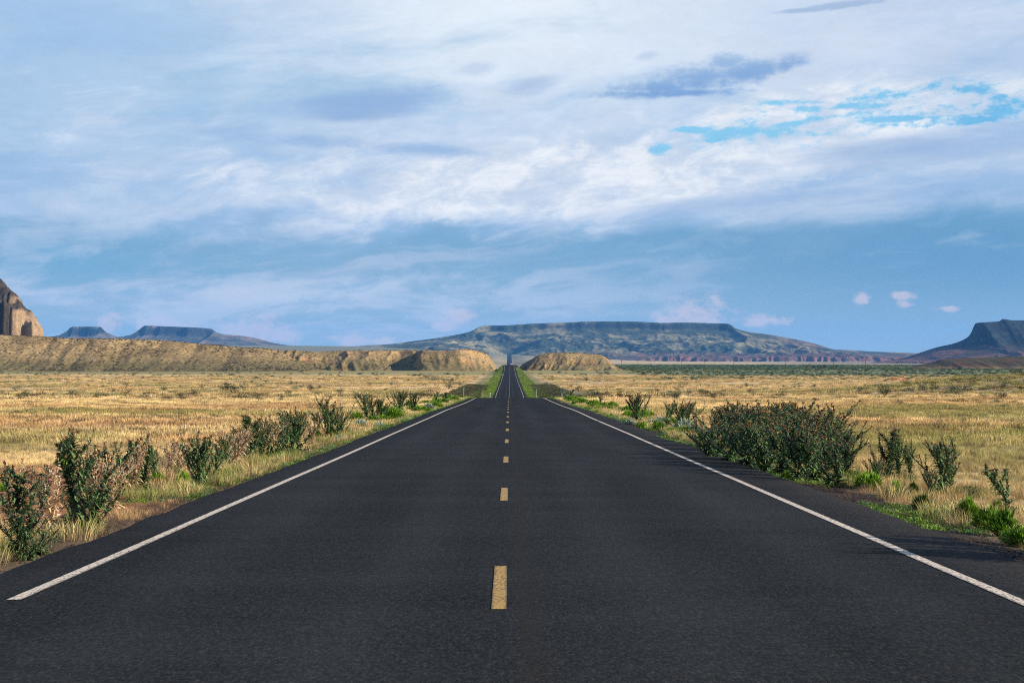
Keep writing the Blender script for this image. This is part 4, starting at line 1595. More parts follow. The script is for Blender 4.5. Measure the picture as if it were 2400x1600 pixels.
# middle distance
x, y = sector(58, 230, 52000, 0.30)
den = fbm(x / 5, y / 9, 3, 1121) * 0.5 + 0.5
keep = (np.abs(x) > verge_line(x, y) + 0.3) & (rng.random(len(x)) < np.clip(1.9 * den - 0.25 - 0.5 * soil_mask(x, y), 0.04, 1))
x, y = x[keep], y[keep]
n = len(x)
s = rng.uniform(0.4, 1.0, n)
scatter('prairie_grass', clump_src, 6, finish(x, y, 0.03), rots(n, 0.1), np.stack([s * 1.2, s * 1.2, s * 0.85], 1), grass_tint(x, y, n), 'dry bunch grass covering the plain')
x, y = sector(220, 1100, 42000, 0.29)
den = fbm(x / 30, y / 40, 4, 1131) * 0.5 + 0.5
keep = (np.abs(x) > 9 + 8 * sst(y, 225, 420)) & (rng.random(len(x)) < np.clip(2.4 * den - 0.6, 0.05, 1))
x, y = x[keep], y[keep]
n = len(x)
s = rng.uniform(0.8, 1.7, n) * (1 + y / 1500)
scatter('far_grass', clump_src, 6, finish(x, y, 0.05), rots(n, 0.08), np.stack([s * 1.5, s * 1.5, s * 0.7], 1), grass_tint(x, y, n) * 0.95, 'straw coloured grass over the far plain')

# greener grass on the rise at the right
x, y = rng.uniform(35, 150, 11000), rng.uniform(150, 520, 11000)
hm = np.exp(-((x - 92) / 34) ** 2 - ((y - 315) / 120) ** 2)
keep = rng.random(len(x)) < hm * 1.1
x, y = x[keep], y[keep]
n = len(x)
s = rng.uniform(0.9, 1.9, n)
rk = rng.random((n, 1))
scatter('rise_grass', clump_src, 6, finish(x, y, 0.05), rots(n, 0.08), np.stack([s * 1.3, s * 1.3, s * 0.75], 1),
        np.where(rk < 0.55, GC([[0.22, 0.21, 0.065]]), np.where(rk < 0.85, GC([[0.42, 0.34, 0.14]]), GC([[0.10, 0.09, 0.04]]))) * rng.uniform(0.7, 1.2, (n, 1)), 'olive green grass on the low rise at the right')

# green weeds along both edges of the road
yy = np.concatenate([rng.uniform(11, 60, 4600), rng.uniform(50, 225, 5200), rng.uniform(222, 700, 9000), rng.uniform(700, 1640, 6000)])
sd1 = np.where(rng.random(len(yy)) < 0.5, -1.0, 1.0)
near = yy < 60
off = np.where(near, rng.random(len(yy)) ** 1.5 * 1.3, rng.random(len(yy)) ** 1.3 * np.where(yy < 222, 2.6, 5.0))
x = sd1 * 1.0
base = np.where(sd1 > 0, verge_line(x * sd1, yy) - 0.25 - 0.35 * near, verge_line(-np.ones_like(yy), yy) - 0.15)
x = sd1 * (base + off)
pn = fbm(sd1 * 7, yy / 5, 3, 1141) * 0.5 + 0.5
keep = rng.random(len(yy)) < np.where(near, sst(pn, 0.38, 0.58) * 0.9, 0.35 + 0.65 * sst(pn, 0.35, 0.6))
x, yy = x[keep], yy[keep]
n = len(x)
s = rng.uniform(0.4, 1.0, n) * np.where(yy < 60, 0.7, 1.25) * np.where(yy > 222, 2.2, 1.0)
col = np.where(rng.random((n, 1)) < 0.35, GC([[0.050, 0.130, 0.050]]), GC([[0.125, 0.215, 0.030]])) * rng.uniform(0.7, 1.25, (n, 1))
col = np.where((yy > 222)[:, None], GC([[0.135, 0.215, 0.03]]) * rng.uniform(0.5, 1.2, (n, 1)), col)
scatter('green_weeds', weed_src, 5, finish(x, yy, 0.03), rots(n, 0.1), np.stack([s, s, s], 1), col, 'low bright green weeds along the road edges')

# dark brush on the banks of the dip
n = 2600
yy = rng.uniform(240, 720, n)
sd1 = np.where(rng.random(n) < 0.5, -1.0, 1.0)
x = sd1 * (8.0 + rng.random(n) ** 1.5 * 7.5)
n2 = len(x)
s = rng.uniform(2.0, 4.5, n2)
col = np.where(rng.random((n2, 1)) < 0.5, GC([[0.055, 0.075, 0.028]]), GC([[0.085, 0.065, 0.035]])) * rng.uniform(0.7, 1.2, (n2, 1))
scatter('bank_brush', weed_src, 5, finish(x, yy, 0.05), rots(n2, 0.1), np.stack([s, s, s * 0.9], 1), col, 'dark brush covering the banks where the road dips')

# taller grass crowding the verges
yy = np.concatenate([rng.uniform(11, 60, 1500), rng.uniform(50, 215, 4200)])
sd1 = np.where(rng.random(len(yy)) < 0.55, -1.0, 1.0)
base = verge_line(sd1, yy)
x = sd1 * (base - 0.05 + rng.random(len(yy)) ** 1.3 * 1.8)
pn = fbm(sd1 * 3, yy / 1.6, 3, 1181) * 0.5 + 0.5
keep = rng.random(len(yy)) < sst(pn, 0.36, 0.6)
x, yy = x[keep], yy[keep]
n = len(x)
s = rng.uniform(0.45, 0.95, n)
col = np.where(rng.random((n, 1)) < 0.5, GC([[0.62, 0.48, 0.22]]), GC([[0.23, 0.26, 0.07]])) * rng.uniform(0.65, 1.15, (n, 1))
scatter('verge_grass', grass_src, 7, finish(x, yy, 0.02), rots(n, 0.2), np.stack([s * 1.2, s * 1.2, s], 1), col, 'taller golden and green grass crowding both verges')
# dark tussocks in the fields
x, y = sector(18, 330, 5200, 0.30)
keep = (np.abs(x) > 7) & (rng.random(len(x)) < sst(fbm(x / 7, y / 12, 3, 1191), 0.0, 0.35))
x, y = x[keep], y[keep]
n = len(x)
s = rng.uniform(0.5, 1.0, n) * (0.8 + y / 300)
col = np.where(rng.random((n, 1)) < 0.55, GC([[0.13, 0.13, 0.045]]), GC([[0.11, 0.065, 0.04]])) * rng.uniform(0.6, 1.2, (n, 1))
scatter('dark_tussocks', clump_src, 6, finish(x, y, 0.03), rots(n, 0.1), np.stack([s, s, s * 0.6], 1), col, 'olive and brown tussocks spread through the dry grass')

# loose stones on the shoulders
stone_src = source('loose_stone', [pebble(120 + i) for i in range(4)])
n = 9000
yy = rng.uniform(9, 55, n) ** 1.0
rt = rng.random(n) < 0.7
x = np.where(rt, 4.42 + rng.random(n) ** 1.2 * 1.7, -(4.3 + rng.random(n) ** 2 * 0.8))
s = rng.lognormal(-4.75, 0.45, n)
col = np.where(rng.random((n, 1)) < 0.9, GC([[0.028, 0.024, 0.023]]), GC([[0.09, 0.06, 0.045]])) * rng.uniform(0.5, 1.4, (n, 1))
scatter('gravel', stone_src, 4, finish(x, yy, 0.0), rots(n, 0.4), np.stack([s, s, s], 1), col, 'dark loose gravel on the road shoulders')
# straw litter
lit_src = source('dead_stalks', [blade_tuft(130 + i, 14, 0.10, 0.14, 0.0035, 3.2) for i in range(4)])
n = 2000
yy = rng.uniform(10, 60, n)
rt = rng.random(n) < 0.5
x = np.where(rt, 4.75 + rng.random(n) * 1.6, -(4.38 + rng.random(n) * 0.7))
s = rng.uniform(0.5, 1.3, n)
col = GC([[0.26, 0.16, 0.10]]) * rng.uniform(0.3, 1.2, (n, 1))
scatter('plant_litter', lit_src, 4, finish(x, yy, 0.0), rots(n, 0.2), np.stack([s, s, s * 0.6], 1), col, 'broken dry stalks lying on the shoulders')

# sage flat, hill scrub
scr_src = source('scrub_clump', [weed_clump(140 + i, 130, 0.6, 0.6, 0.12) for i in range(5)])


def scr(name, x, y, s, col, label, hf=None):
    z = G(x, y)
    if hf is not None:
        z = z + hf(x, y, z)
    n = len(x)
    scatter(name, scr_src, 5, np.stack([x, y, z - 0.15], 1), rots(n, 0.1), np.stack([s, s, s * 0.9], 1), col, label)


n = 30000
x, y = sector(860, 3900, n, 0.29, 0.25)
edge = 960 + 130 * fbm(x / 150, y / 300, 3, 1151)
keep = (x > 55 + 0.02 * y) & (y > edge) & (rng.random(n) < 0.35 + 0.65 * (fbm(x / 50, y / 90, 3, 1152) * 0.5 + 0.5))
keep |= (y > 860) & (y < 1330) & (np.abs(x) > 14) & (rng.random(n) < 0.10)
x, y = x[keep], y[keep]
s = rng.uniform(1.0, 2.3, len(x)) * (0.5 + y / 2400)
scr('sage_flat', x, y, s, np.where(rng.random((len(x), 1)) < 0.6, GC([[0.075, 0.125, 0.060]]), GC([[0.10, 0.12, 0.045]])) * rng.uniform(0.6, 1.2, (len(x), 1)),
    'green sagebrush flat on the plain before the mesa')

for nm, hf, xr, yr, n, lb in [('ridge_scrub', ridge_h, (-520, -125), (1380, 1500), 10000, 'dark scrub dotted over the long left ridge'),
                              ('hill_scrub', mid_h, (-190, -14), (1470, 1600), 1700, 'dark scrub dotted over the eroded hill left of the road'),
                              ('slope_scrub', right_h, (9, 95), (1490, 1600), 800, 'dark scrub dotted over the hill right of the road')]:
    x, y = rng.uniform(*xr, n), rng.uniform(*yr, n)
    h = hf(x, y, G(x, y, False))
    keep = (h > 1.0) & (rng.random(n) < 0.25 + 0.75 * sst(fbm(x / 25, y / 25, 3, 1161), -0.1, 0.35))
    x, y = x[keep], y[keep]
    scr(nm, x, y, rng.uniform(0.5, 1.25, len(x)), GC([[0.070, 0.058, 0.028]]) * rng.uniform(0.4, 1.3, (len(x), 1)), lb, hf)

# ------------------------------------------------------------------ thistles
TL = 'thistles along the left verge'
TR = 'thistles along the right verge'
thistles = [
    # kind, px, base py, top py, wide, label, group
    ('big', 52, 1300, 1100, 1.0, 'leafy green thistle with purple blossoms, nearest of the left verge', TL),
    ('rosette', 95, 1300, 1235, 1.3, 'low leafy thistle rosette at the foot of the nearest left thistle', TL),
    ('dry', 20, 1262, 1130, 1.0, 'dry thistle partly cut off by the left picture edge', TL),
    ('big2', 180, 1245, 1024, 1.0, 'tallest left thistle with brown heads, behind the nearest one', TL),
    ('dry', 130, 1235, 1080, 1.1, 'brown dry thistle between the two nearest left thistles', TL),
    ('bush', 205, 1252, 1130, 1.0, 'low bushy thistle at the foot of the tallest left thistle', TL),
    ('dry2', 232, 1205, 1060, 1.1, 'tan dry thistle right behind the tallest left thistle', TL),
    ('thin', 282, 1150, 1018, 1.0, 'slender thistle with few branches behind the tan dry one', TL),
    ('tall', 335, 1150, 1045, 1.1, 'narrow green thistle standing over round green brush', TL),
    ('dry2', 392, 1122, 1040, 1.1, 'pinkish dry thistle skeleton left of the dense dark thistle', TL),
    ('bush2', 462, 1148, 1024, 0.85, 'dense dark green thistle alone at the asphalt edge', TL),
    ('thin', 505, 1122, 1040, 1.2, 'small thistle leaning behind the dense dark one', TL),
    ('dry', 552, 1090, 1000, 1.0, 'dry grey thistle with bare stems, fourth clump from the left', TL),
    ('tall', 592, 1078, 975, 1.3, 'green thistle right beside the bare grey dry one', TL),
    ('dry2', 630, 1075, 985, 1.0, 'brown tipped dry thistle amid the middle left clump', TL),
    ('big2', 662, 1070, 968, 1.0, 'dark thistle in the middle of the left verge clump', TL),
    ('big', 700, 1066, 965, 1.0, 'brown headed thistle at the right end of the middle left clump', TL),
    ('bush', 786, 1030, 938, 0.85, 'single upright thistle with a pointed top past the middle clump', TL),
    ('thin', 748, 1012, 962, 1.2, 'thin thistle just left of the pointed one', TL),
    ('vase', 862, 985, 923, 1.1, 'vase shaped thistle, left one of a pair beyond the pointed thistle', TL),
    ('big2', 896, 985, 934, 1.0, 'right one of the pair beyond the pointed thistle', TL),
    ('bush2', 935, 970, 918, 0.9, 'dense thistle among bright green brush far along the left verge', TL),
    ('big2', 968, 966, 922, 1.0, 'brownish thistle beside the far dense one', TL),
    ('bush', 62, 1312, 1190, 1.0, 'low leafy mass of thistle in the left bottom corner', TL),
    ('dry2', 262, 1190, 1075, 1.1, 'brown dry thistle leaning over the verge grass', TL),
    ('dry', 305, 1160, 1040, 0.9, 'dry thistle with orange heads behind the green brushes', TL),
    ('dry', 420, 1112, 1030, 1.0, 'pale dry thistle just left of the dense dark thistle', TL),
    ('bush', 487, 1135, 1052, 0.9, 'bushy right half of the dense dark thistle', TL),
    ('dry2', 535, 1098, 1010, 1.1, 'thin dry thistle right of the dense dark pair', TL),
    ('bush2', 575, 1082, 1000, 0.9, 'leafy thistle low in the middle left clump', TL),
    ('bush', 645, 1076, 985, 0.9, 'leafy thistle filling the middle of the left clump', TL),
    ('bush2', 682, 1070, 972, 0.85, 'dark leafy thistle between the tallest of the left clump', TL),
    ('dry', 720, 1060, 985, 0.8, 'brown thistle closing the middle left clump', TL),
    ('bush', 803, 1022, 965, 0.8, 'smaller thistle right behind the pointed thistle', TL),
    ('big', 248, 1178, 1050, 0.9, 'green thistle between the tallest left thistle and the slender one', TL),
    ('bush', 318, 1140, 1060, 0.9, 'low leafy thistle under the narrow green thistle', TL),
    ('tall', 362, 1128, 1046, 1.0, 'green thistle right of the narrow one', TL),
    ('big2', 528, 1104, 1022, 0.9, 'green thistle filling the gap right of the dense dark thistle', TL),
    ('bush2', 612, 1078, 990, 0.8, 'green leafy thistle left of the brown tipped dry thistle', TL),
    ('bush', 768, 1030, 965, 0.7, 'low thistle at the left foot of the pointed thistle', TL),
    ('bush', 880, 985, 935, 0.8, 'leafy thistle between the pair beyond the pointed thistle', TL),
    ('bush', 1592, 1006, 950, 0.9, 'leafy thistle between the open branched and the vase shaped thistle', TR),
    ('tall', 2108, 1126, 1025, 1.1, 'tall thistle leaning on the upright one right of the big clump', TR),
    ('big', 2225, 1158, 1050, 0.9, 'leafy thistle pressed against the candelabra thistle', TR),
    ('thin', 1022, 946, 915, 1.3, 'sparse thistle near the crest on the left', TL),
    ('tall', 1044, 944, 920, 1.5, 'last small thistle before the crest on the left', TL),
    ('bush2', 1492, 994, 926, 0.95, 'round dense thistle standing alone beyond the right clump', TR),
    ('thin', 1562, 1004, 938, 1.3, 'open branched thistle behind silver sage', TR),
    ('vase', 1612, 1004, 942, 1.1, 'vase shaped thistle between sage and the big clump', TR),
    ('thin', 1408, 948, 926, 1.4, 'tiny dark thistle in straw grass far along the right verge', TR),
    ('thin', 1338, 928, 910, 1.3, 'small pale thistle beside the dark sign', TR),
    ('tall', 2085, 1122, 1008, 1.15, 'upright thistle just right of the big clump', TR),
    ('thin', 2135, 1128, 1040, 1.1, 'thin thistle between two taller ones right of the clump', TR),
    ('vase', 2205, 1162, 1034, 1.0, 'candelabra thistle with purple blossoms right of the clump', TR),
    ('rosette', 2272, 1168, 1135, 1.5, 'low grey green thistle seedling right of the candelabra thistle', TR),
    ('thin', 2362, 1205, 1084, 1.15, 'bare branched thistle close to the right picture edge', TR),
    ('bush', 2062, 1136, 1075, 0.9, 'low bushy thistle between the big clump and the upright thistle', TR),
    ('bush', 2185, 1166, 1100, 0.8, 'leafy low thistle at the foot of the candelabra thistle', TR),
    ('dry2', 2050, 1120, 1040, 1.0, 'pale dry thistle at the right end of the big clump', TR),
    ('rosette', 1640, 1050, 1010, 1.4, 'low leafy thistle at the left foot of the big clump', TR),
]
for i, (kd, px, py, pt, wide, lb, gp) in enumerate(thistles):
    x, y, z = hit(px, py)
    h = (py - pt) / F * y
    add_thistle(kd, x, y, h * 1.12, i * 1.9 + 0.4, lb, gp, wide * 1.18)

# the big clump: three rows
clump_top = Pchip([(1640, 985), (1660, 962), (1700, 948), (1740, 945), (1780, 937), (1820, 944), (1870, 936), (1905, 942), (1935, 962), (1965, 985), (1995, 1005), (2020, 1035)])
words = {0: 'front', 1: 'middle', 2: 'back'}
pl = [('left end', 'left quarter', 'centre left', 'centre', 'centre right', 'right quarter', 'right side', 'right end')]
ck = ['bush', 'bush2', 'big2', 'bush2', 'bush', 'big2', 'bush', 'bush2']
for row in range(3):
    for j in range(8):
        q = (j + (0.5 if row == 1 else 0.15)) / 7.8
        px = 1662 + q * 325 + row * 8 - (10 if row == 2 else 0)
        pyb = 1076 + q * 70 - row * 24
        x, y, z = hit(px, pyb)
        top = float(clump_top(min(px, 2020)))
        hfull = (pyb - top) / F * y
        h = hfull * (1.0, 0.9, 0.72)[2 - row] if row else hfull * 0.72
        add_thistle(ck[(j + row * 3) % 8], x, y, h * 1.04, j * 1.3 + row * 2.2, 'dark green thistle in the %s row of the big roadside clump, at its %s' % (words[row], pl[0][j]),
                    'thistles of the big clump on the right verge', 1.4)
# thistles just outside the picture whose shadows fall across the right edge line
for i, (x, y, h) in enumerate([(5.95, 17.6, 1.25), (6.2, 18.2, 1.15), (5.7, 18.9, 1.1), (6.3, 16.9, 1.2), (6.1, 19.6, 0.9)]):
    add_thistle(['big', 'tall', 'vase', 'big2', 'thin'][i], x, y, h, i * 2.1, ['thistle casting long shadows over the right edge line', 'tall thistle next to the shadow casting one', 'vase shaped thistle on dark gravel outside the right edge',
                'thistle nearest the camera on the right', 'thin low thistle beyond the shadow casting ones'][i], TR)

for i, (x, y, h, kd, lb) in enumerate([(5.8, 17.2, 1.2, 'bush', 'bushy thistle amid the shadow casting ones'), (6.0, 18.5, 1.25, 'bush2', 'dense thistle behind the shadow casting ones'), (5.9, 19.2, 1.0, 'bush', 'short bushy thistle beyond the shadow casting ones')]):
    add_thistle(kd, x, y, h, i * 2.7, lb, TR)

# ------------------------------------------------------------------ rabbitbrush and sage
brush = [
    # kind, px, base py, width px, label
    ('r', 1842, 1122, 20, 'tiny bright green brush on gravel before the big thistle clump'),
    ('r', 1972, 1132, 36, 'left one of three green brushes at the right foot of the clump'),
    ('r', 2003, 1132, 34, 'middle one of three green brushes at the right foot of the clump'),
    ('r', 2036, 1146, 52, 'widest of three green brushes at the right foot of the clump'),
    ('r', 2100, 1162, 34, 'green brush below the upright thistle'),
    ('r', 2140, 1158, 30, 'dark green brush left of the candelabra thistle'),
    ('r', 2160, 1195, 38, 'upright green brush below the candelabra thistle'),
    ('r', 2220, 1215, 34, 'slim green brush left of the round one'),
    ('r', 2268, 1222, 56, 'single round ball shaped green brush on the right verge'),
    ('r', 2322, 1240, 56, 'left one of two joined green brushes near the right edge'),
    ('r', 2352, 1255, 62, 'right one of two joined green brushes near the right edge'),
    ('r', 2395, 1280, 70, 'green brush cut off by the right picture edge'),
    ('r', 2338, 1200, 26, 'small green brush behind the joined pair'),
    ('r', 1506, 1004, 30, 'green brush at the foot of the round dense thistle'),
    ('r', 1545, 1010, 34, 'left one of three green brushes below silver sage'),
    ('r', 1574, 1014, 30, 'middle one of three green brushes below silver sage'),
    ('r', 1600, 1020, 32, 'right one of three green brushes below silver sage'),
    ('s', 1548, 996, 42, 'silver sage behind the three green brushes'),
    ('s', 1604, 1012, 50, 'pale silver sage beside the right one of three green brushes'),
    ('s', 1628, 1020, 46, 'pale silver sage touching the big thistle clump'),
    ('s', 1478, 998, 24, 'little silver sage left of the round dense thistle'),
    ('r', 298, 1150, 50, 'left one of the green brushes under the narrow thistle'),
    ('r', 326, 1140, 46, 'middle one of the green brushes under the narrow thistle'),
    ('r', 368, 1132, 34, 'right one of the green brushes under the narrow thistle'),
    ('r', 150, 1095, 36, 'green brush on orange soil behind the tallest left thistle'),
    ('r', 4, 1150, 26, 'green brush on orange soil at the left picture edge'),
    ('r', 105, 1160, 24, 'small green brush on orange soil behind dry thistle'),
    ('r', 176, 1178, 26, 'dark green brush inside the tallest left thistle'),
    ('r', 432, 1140, 40, 'green brush at the left foot of the dense dark thistle'),
    ('r', 620, 1052, 26, 'green brush behind the middle left clump'),
    ('r', 742, 1028, 26, 'green brush left of the pointed thistle'),
    ('s', 798, 1034, 30, 'silver sage at the foot of the pointed thistle'),
    ('r', 835, 990, 40, 'first green brush right of the pointed thistle'),
    ('s', 848, 1000, 36, 'silver sage among green brush below the thistle pair'),
    ('r', 872, 994, 38, 'green brush directly below the thistle pair'),
    ('r', 898, 990, 40, 'green brush right of the thistle pair'),
    ('r', 922, 986, 48, 'largest mound of green brush on the far left verge'),
    ('r', 938, 978, 30, 'green brush touching the largest mound'),
    ('s', 888, 1004, 26, 'small silver sage in front of the green mounds'),
    ('r', 986, 968, 34, 'rounded green brush between mound and road'),
    ('s', 1005, 962, 28, 'greyish sage beside the rounded green brush'),
    ('r', 1022, 957, 30, 'green brush beyond the greyish sage'),
    ('r', 1042, 948, 26, 'green brush close to the left crest'),
    ('r', 1000, 950, 30, 'green brush behind the greyish sage'),
    ('r', 1066, 940, 22, 'last green brush before the left crest'),
]
for i, (kd, px, py, wpx, lb) in enumerate(brush):
    x, y, z = hit(px, py)
    src = RABBIT if kd == 'r' else SAGE
    me = src[i % len(src)]
    if 'dark green' in lb:
        me = RABBIT[2]
    s = wpx / F * y / (0.44 if px > 1800 else 0.50)
    hk = random.uniform(0.95, 1.2) if px > 1800 or px < 760 else random.uniform(0.62, 0.8)
    link('rabbitbrush' if kd == 'r' else 'sagebrush', me, loc=(x, y, z - 0.03), rot=(random.gauss(0, 0.05), random.gauss(0, 0.05), i * 1.7), scl=(s, s, s * hk),
         label=lb, category='shrub', group='green brushes on the verges' if kd == 'r' else 'silver sage on the verges')
# belts of green brush further along the verges
for side, gp, lb in ((1, 'brush belt on the right verge', 'one of the bright green brushes lining the right verge towards the crest'),
                     (-1, 'brush belt on the left verge', 'one of the bright green brushes lining the left verge towards the crest')):
    for k in range(46 if side > 0 else 26):
        y = (64 if side > 0 else 105) + 135 * (random.random() ** 0.8 if side > 0 else random.random())
        y = min(y, 218)
        x = side * (5.4 + 2.0 * random.random() ** 1.3)
        s = random.uniform(0.75, 1.5)
        link('rabbitbrush', RABBIT[random.randrange(4)], loc=(x, y, gz(x, y) - 0.04), rot=(0, 0, random.uniform(0, 6.28)), scl=(s * 1.2, s * 1.2, s * 0.85), label=lb, category='shrub', group=gp)

# ------------------------------------------------------------------ shrubs of the plain


def add_scrub(x, y, s, lb, gp, k=None, flat=1.0):
    k = random.randrange(6) if k is None else k
    a, b = SCRUB_[k]
    r = link('desert_shrub', None, loc=(x, y, gz(x, y) - 0.03), rot=(0, 0, random.uniform(0, 6.28)), scl=(s, s, s * flat), label=lb, category='shrub', group=gp)
    r.empty_display_size = 0.1
    o = link('foliage', a, parent=r)
    o['kind'] = 'stuff'
    link('twigs', b, parent=r)


named = [
    (658, 942, 26, 'dark brown mound shaped shrub alone in the left field'),
    (545, 923, 60, 'wide low dark shrub in the left field'),
    (40, 918, 30, 'grey green shrub near the left edge of the plain'),
    (1000, 888, 26, 'left dark shrub of the green cluster left of the dip'),
    (1015, 893, 30, 'dark shrub second in the green cluster left of the dip'),
    (1040, 897, 28, 'round dark shrub in the green cluster left of the dip'),
    (1062, 895, 22, 'topmost shrub at the right of the green cluster left of the dip'),
    (1075, 905, 30, 'grey green shrub below the cluster left of the dip'),
    (1052, 913, 34, 'large olive shrub behind the last left thistles'),
    (1085, 918, 24, 'olive shrub just left of the first marker post'),
    (1645, 922, 26, 'bright olive mound shrub in the right field'),
    (1612, 925, 30, 'dark shrub just left of the olive mound in the right field'),
    (1590, 924, 20, 'smaller dark shrub left of the dark one in the right field'),
    (1570, 924, 22, 'olive shrub above the vase shaped thistle'),
    (1523, 922, 26, 'brownish shrub above the round dense thistle'),
    (1450, 932, 22, 'olive shrub left of the round dense thistle'),
    (1421, 922, 14, 'small round dark shrub in straw grass right of the dip'),
    (1358, 910, 14, 'dark round shrub beyond the sign'),
    (1337, 909, 13, 'brown round shrub beyond the sign'),
    (1280, 906, 24, 'low dark shrub on the right bank of the dip'),
    (2070, 922, 44, 'dark shrub on the slope of the right hand rise'),
    (2108, 950, 24, 'low brown shrub at the foot of the right hand rise'),
    (2335, 945, 26, 'grey green shrub near the right edge of the field'),
    (2352, 955, 18, 'dark shrub beside the grey green one near the right edge'),
    (2138, 888, 14, 'dark green shrub at the right end of the red bank'),
    (2070, 886, 26, 'dark green shrub left of the red bank'),
    (1908, 908, 20, 'dark shrub in the pale grass above the big clump'),
    (400, 938, 18, 'olive shrub in the left field'),
    (500, 938, 20, 'low olive shrub in the left field, right of its twin'),
]
for i, (px, py, wpx, lb) in enumerate(named):
    x, y, z = hit(px, py)
    add_scrub(x, y, wpx / F * y / 0.95, lb, 'shrubs on the plain', None, 0.8)
cnt = 0
tries = 0
while cnt < 225 and tries < 4000:
    tries += 1
    px = random.uniform(-60, 2460)
    py = 868 + 70 * random.random() ** 1.25
    if 1120 < px < 1270 or (px < 1150 and py < 872):
        continue
    x, y, z = hit(px, py)
    if y > 1500 or y < 120 or abs(x) < 9:
        continue
    if float(fbm(np.array([x / 40]), np.array([y / 50]), 3, 1201)[0]) < random.uniform(-0.5, 0.3):
        continue
    s = random.uniform(0.8, 2.1) * (0.8 + y / 800)
    lft = x < 0
    lb = ('one of the many %s dotting the %s half of the plain' % (('small dark shrubs' if s < 2.1 else 'wider dark shrubs'), 'left' if lft else 'right'))
    add_scrub(x, y, s, lb, 'small shrubs dotting the %s half of the plain' % ('left' if lft else 'right') if s < 2.1 else 'wider shrubs dotting the %s half of the plain' % ('left' if lft else 'right'), None, 0.75)
    cnt += 1

# ------------------------------------------------------------------ trees by the far farm


def make_tree(seed, h, r):
    st = random.getstate()
    random.seed(seed)
    S, T = Soup(), Soup()
    cl = [(random.gauss(0, 0.4) * r, random.gauss(0, 0.4) * r, random.uniform(0.35, 0.85) * h) for _ in range(12)]
    for i in range(700):
        c = random.choice(cl)
        v = Vector((random.gauss(0, 1), random.gauss(0, 1), random.gauss(0, 1))).normalized() * random.random() ** 0.4 * 0.4
        p = Vector((c[0] + v.x * r, c[1] + v.y * r, max(0.2, c[2] + v.z * h * 0.6)))
        a = Vector((random.gauss(0, 1), random.gauss(0, 1), random.gauss(0, 1))).normalized()
        b = a.orthogonal().normalized()
        s = random.uniform(0.25, 0.5)
        S.put([p - a * s * 0.5, p + b * s * 0.35, p + a * s * 0.6, p - b * s * 0.35], [(0, 1, 2, 3)], [p.z / h] * 4)
    T.tube([Vector((0, 0, -0.2)), Vector((0.1, 0, h * 0.3)), Vector((0, 0.1, h * 0.6))], [0.25, 0.18, 0.1], 6)
    for c in cl[:6]:
        T.tube([Vector((0.05, 0, h * 0.3)), Vector(c)], [0.12, 0.05], 5)
    random.setstate(st)
    return S.mesh('tree_crown', M['scrub_green']), T.mesh('tree_trunk', M['bark'])


TREES = [make_tree(171, 5.0, 4.2), make_tree(172, 4.4, 3.0)]
for i, (px, wpx, lb) in enumerate([(1893, 20, 'largest dark tree standing left in the far row'), (1906, 10, 'small tree touching the largest far tree'), (1918, 16, 'low tree second clump of the far row'),
                                   (1932, 15, 'low tree left of the utility pole in the far row'), (1950, 9, 'small tree just left of the far pole'), (1962, 12, 'small tree just right of the far pole')]):
    y = 2080.0 + 12 * i
    x = X_at(px, y)
    cr, tr = TREES[i % 2]
    s = wpx / F * y / (8.0 if i % 2 == 0 else 5.6)
    r = link('tree', None, loc=(x, y, gz(x, y) - 0.1), rot=(0, 0, i * 1.1), scl=(s, s, s * (0.85 if wpx > 12 else 1.0)), label=lb, category='tree', group='row of far trees')
    o = link('crown', cr, parent=r)
    o['kind'] = 'stuff'
    link('trunk', tr, parent=r)

# ------------------------------------------------------------------ utility poles
sP, sA, sI = Soup(), Soup(), Soup()
sP.tube([Vector((0, 0, -0.5)), Vector((0, 0, 4.5)), Vector((0, 0, 9.6))], [0.22, 0.19, 0.15], 8)
sA.box((0, 0, 8.7), (2.6, 0.16, 0.2))
sA.box((0.45, 0, 8.3), (1.0, 0.06, 0.07), Matrix.Rotation(R(38), 3, 'Y'))
sA.box((-0.45, 0, 8.3), (1.0, 0.06, 0.07), Matrix.Rotation(R(-38), 3, 'Y'))
for xx in (-1.15, -0.5, 0.5, 1.15):
    sI.tube([Vector((xx, 0, 8.8)), Vector((xx, 0, 9.05))], [0.07, 0.05], 6)
mP, mA, mI = sP.mesh('pole_shaft', M['pole']), sA.mesh('pole_cross_arm', M['pole']), sI.mesh('pole_insulators', M['steel'])
poles = [(1457, 2300, 'leftmost utility pole, beside the right hand hill'), (1495, 2350, 'second utility pole from the left'), (1525.5, 2450, 'third utility pole from the left, faint before red slopes'),
         (1597, 2300, 'fourth utility pole from the left'), (1652, 1950, 'fifth utility pole from the left, darker than its neighbours'), (1720, 2100, 'sixth utility pole from the left'),
         (1841, 1850, 'utility pole left of the far trees'), (1954, 1800, 'utility pole standing among the far trees'), (2029, 1560, 'first utility pole right of the far trees'),
         (2112.5, 1620, 'utility pole left of the dark scrubby hill'), (2209, 1380, 'utility pole before the dark scrubby hill'), (2396, 1340, 'utility pole at the right picture edge')]
for px, d, lb in poles:
    x = X_at(px, d)
    r = link('utility_pole', None, loc=(x, d, gz(x, d)), rot=(0, 0, random.uniform(-0.3, 0.3)), label=lb, category='utility pole', group='utility poles across the plain')
    link('shaft', mP, parent=r)
    link('cross_arm', mA, parent=r)
    link('insulators', mI, parent=r)

# ------------------------------------------------------------------ marker posts and sign


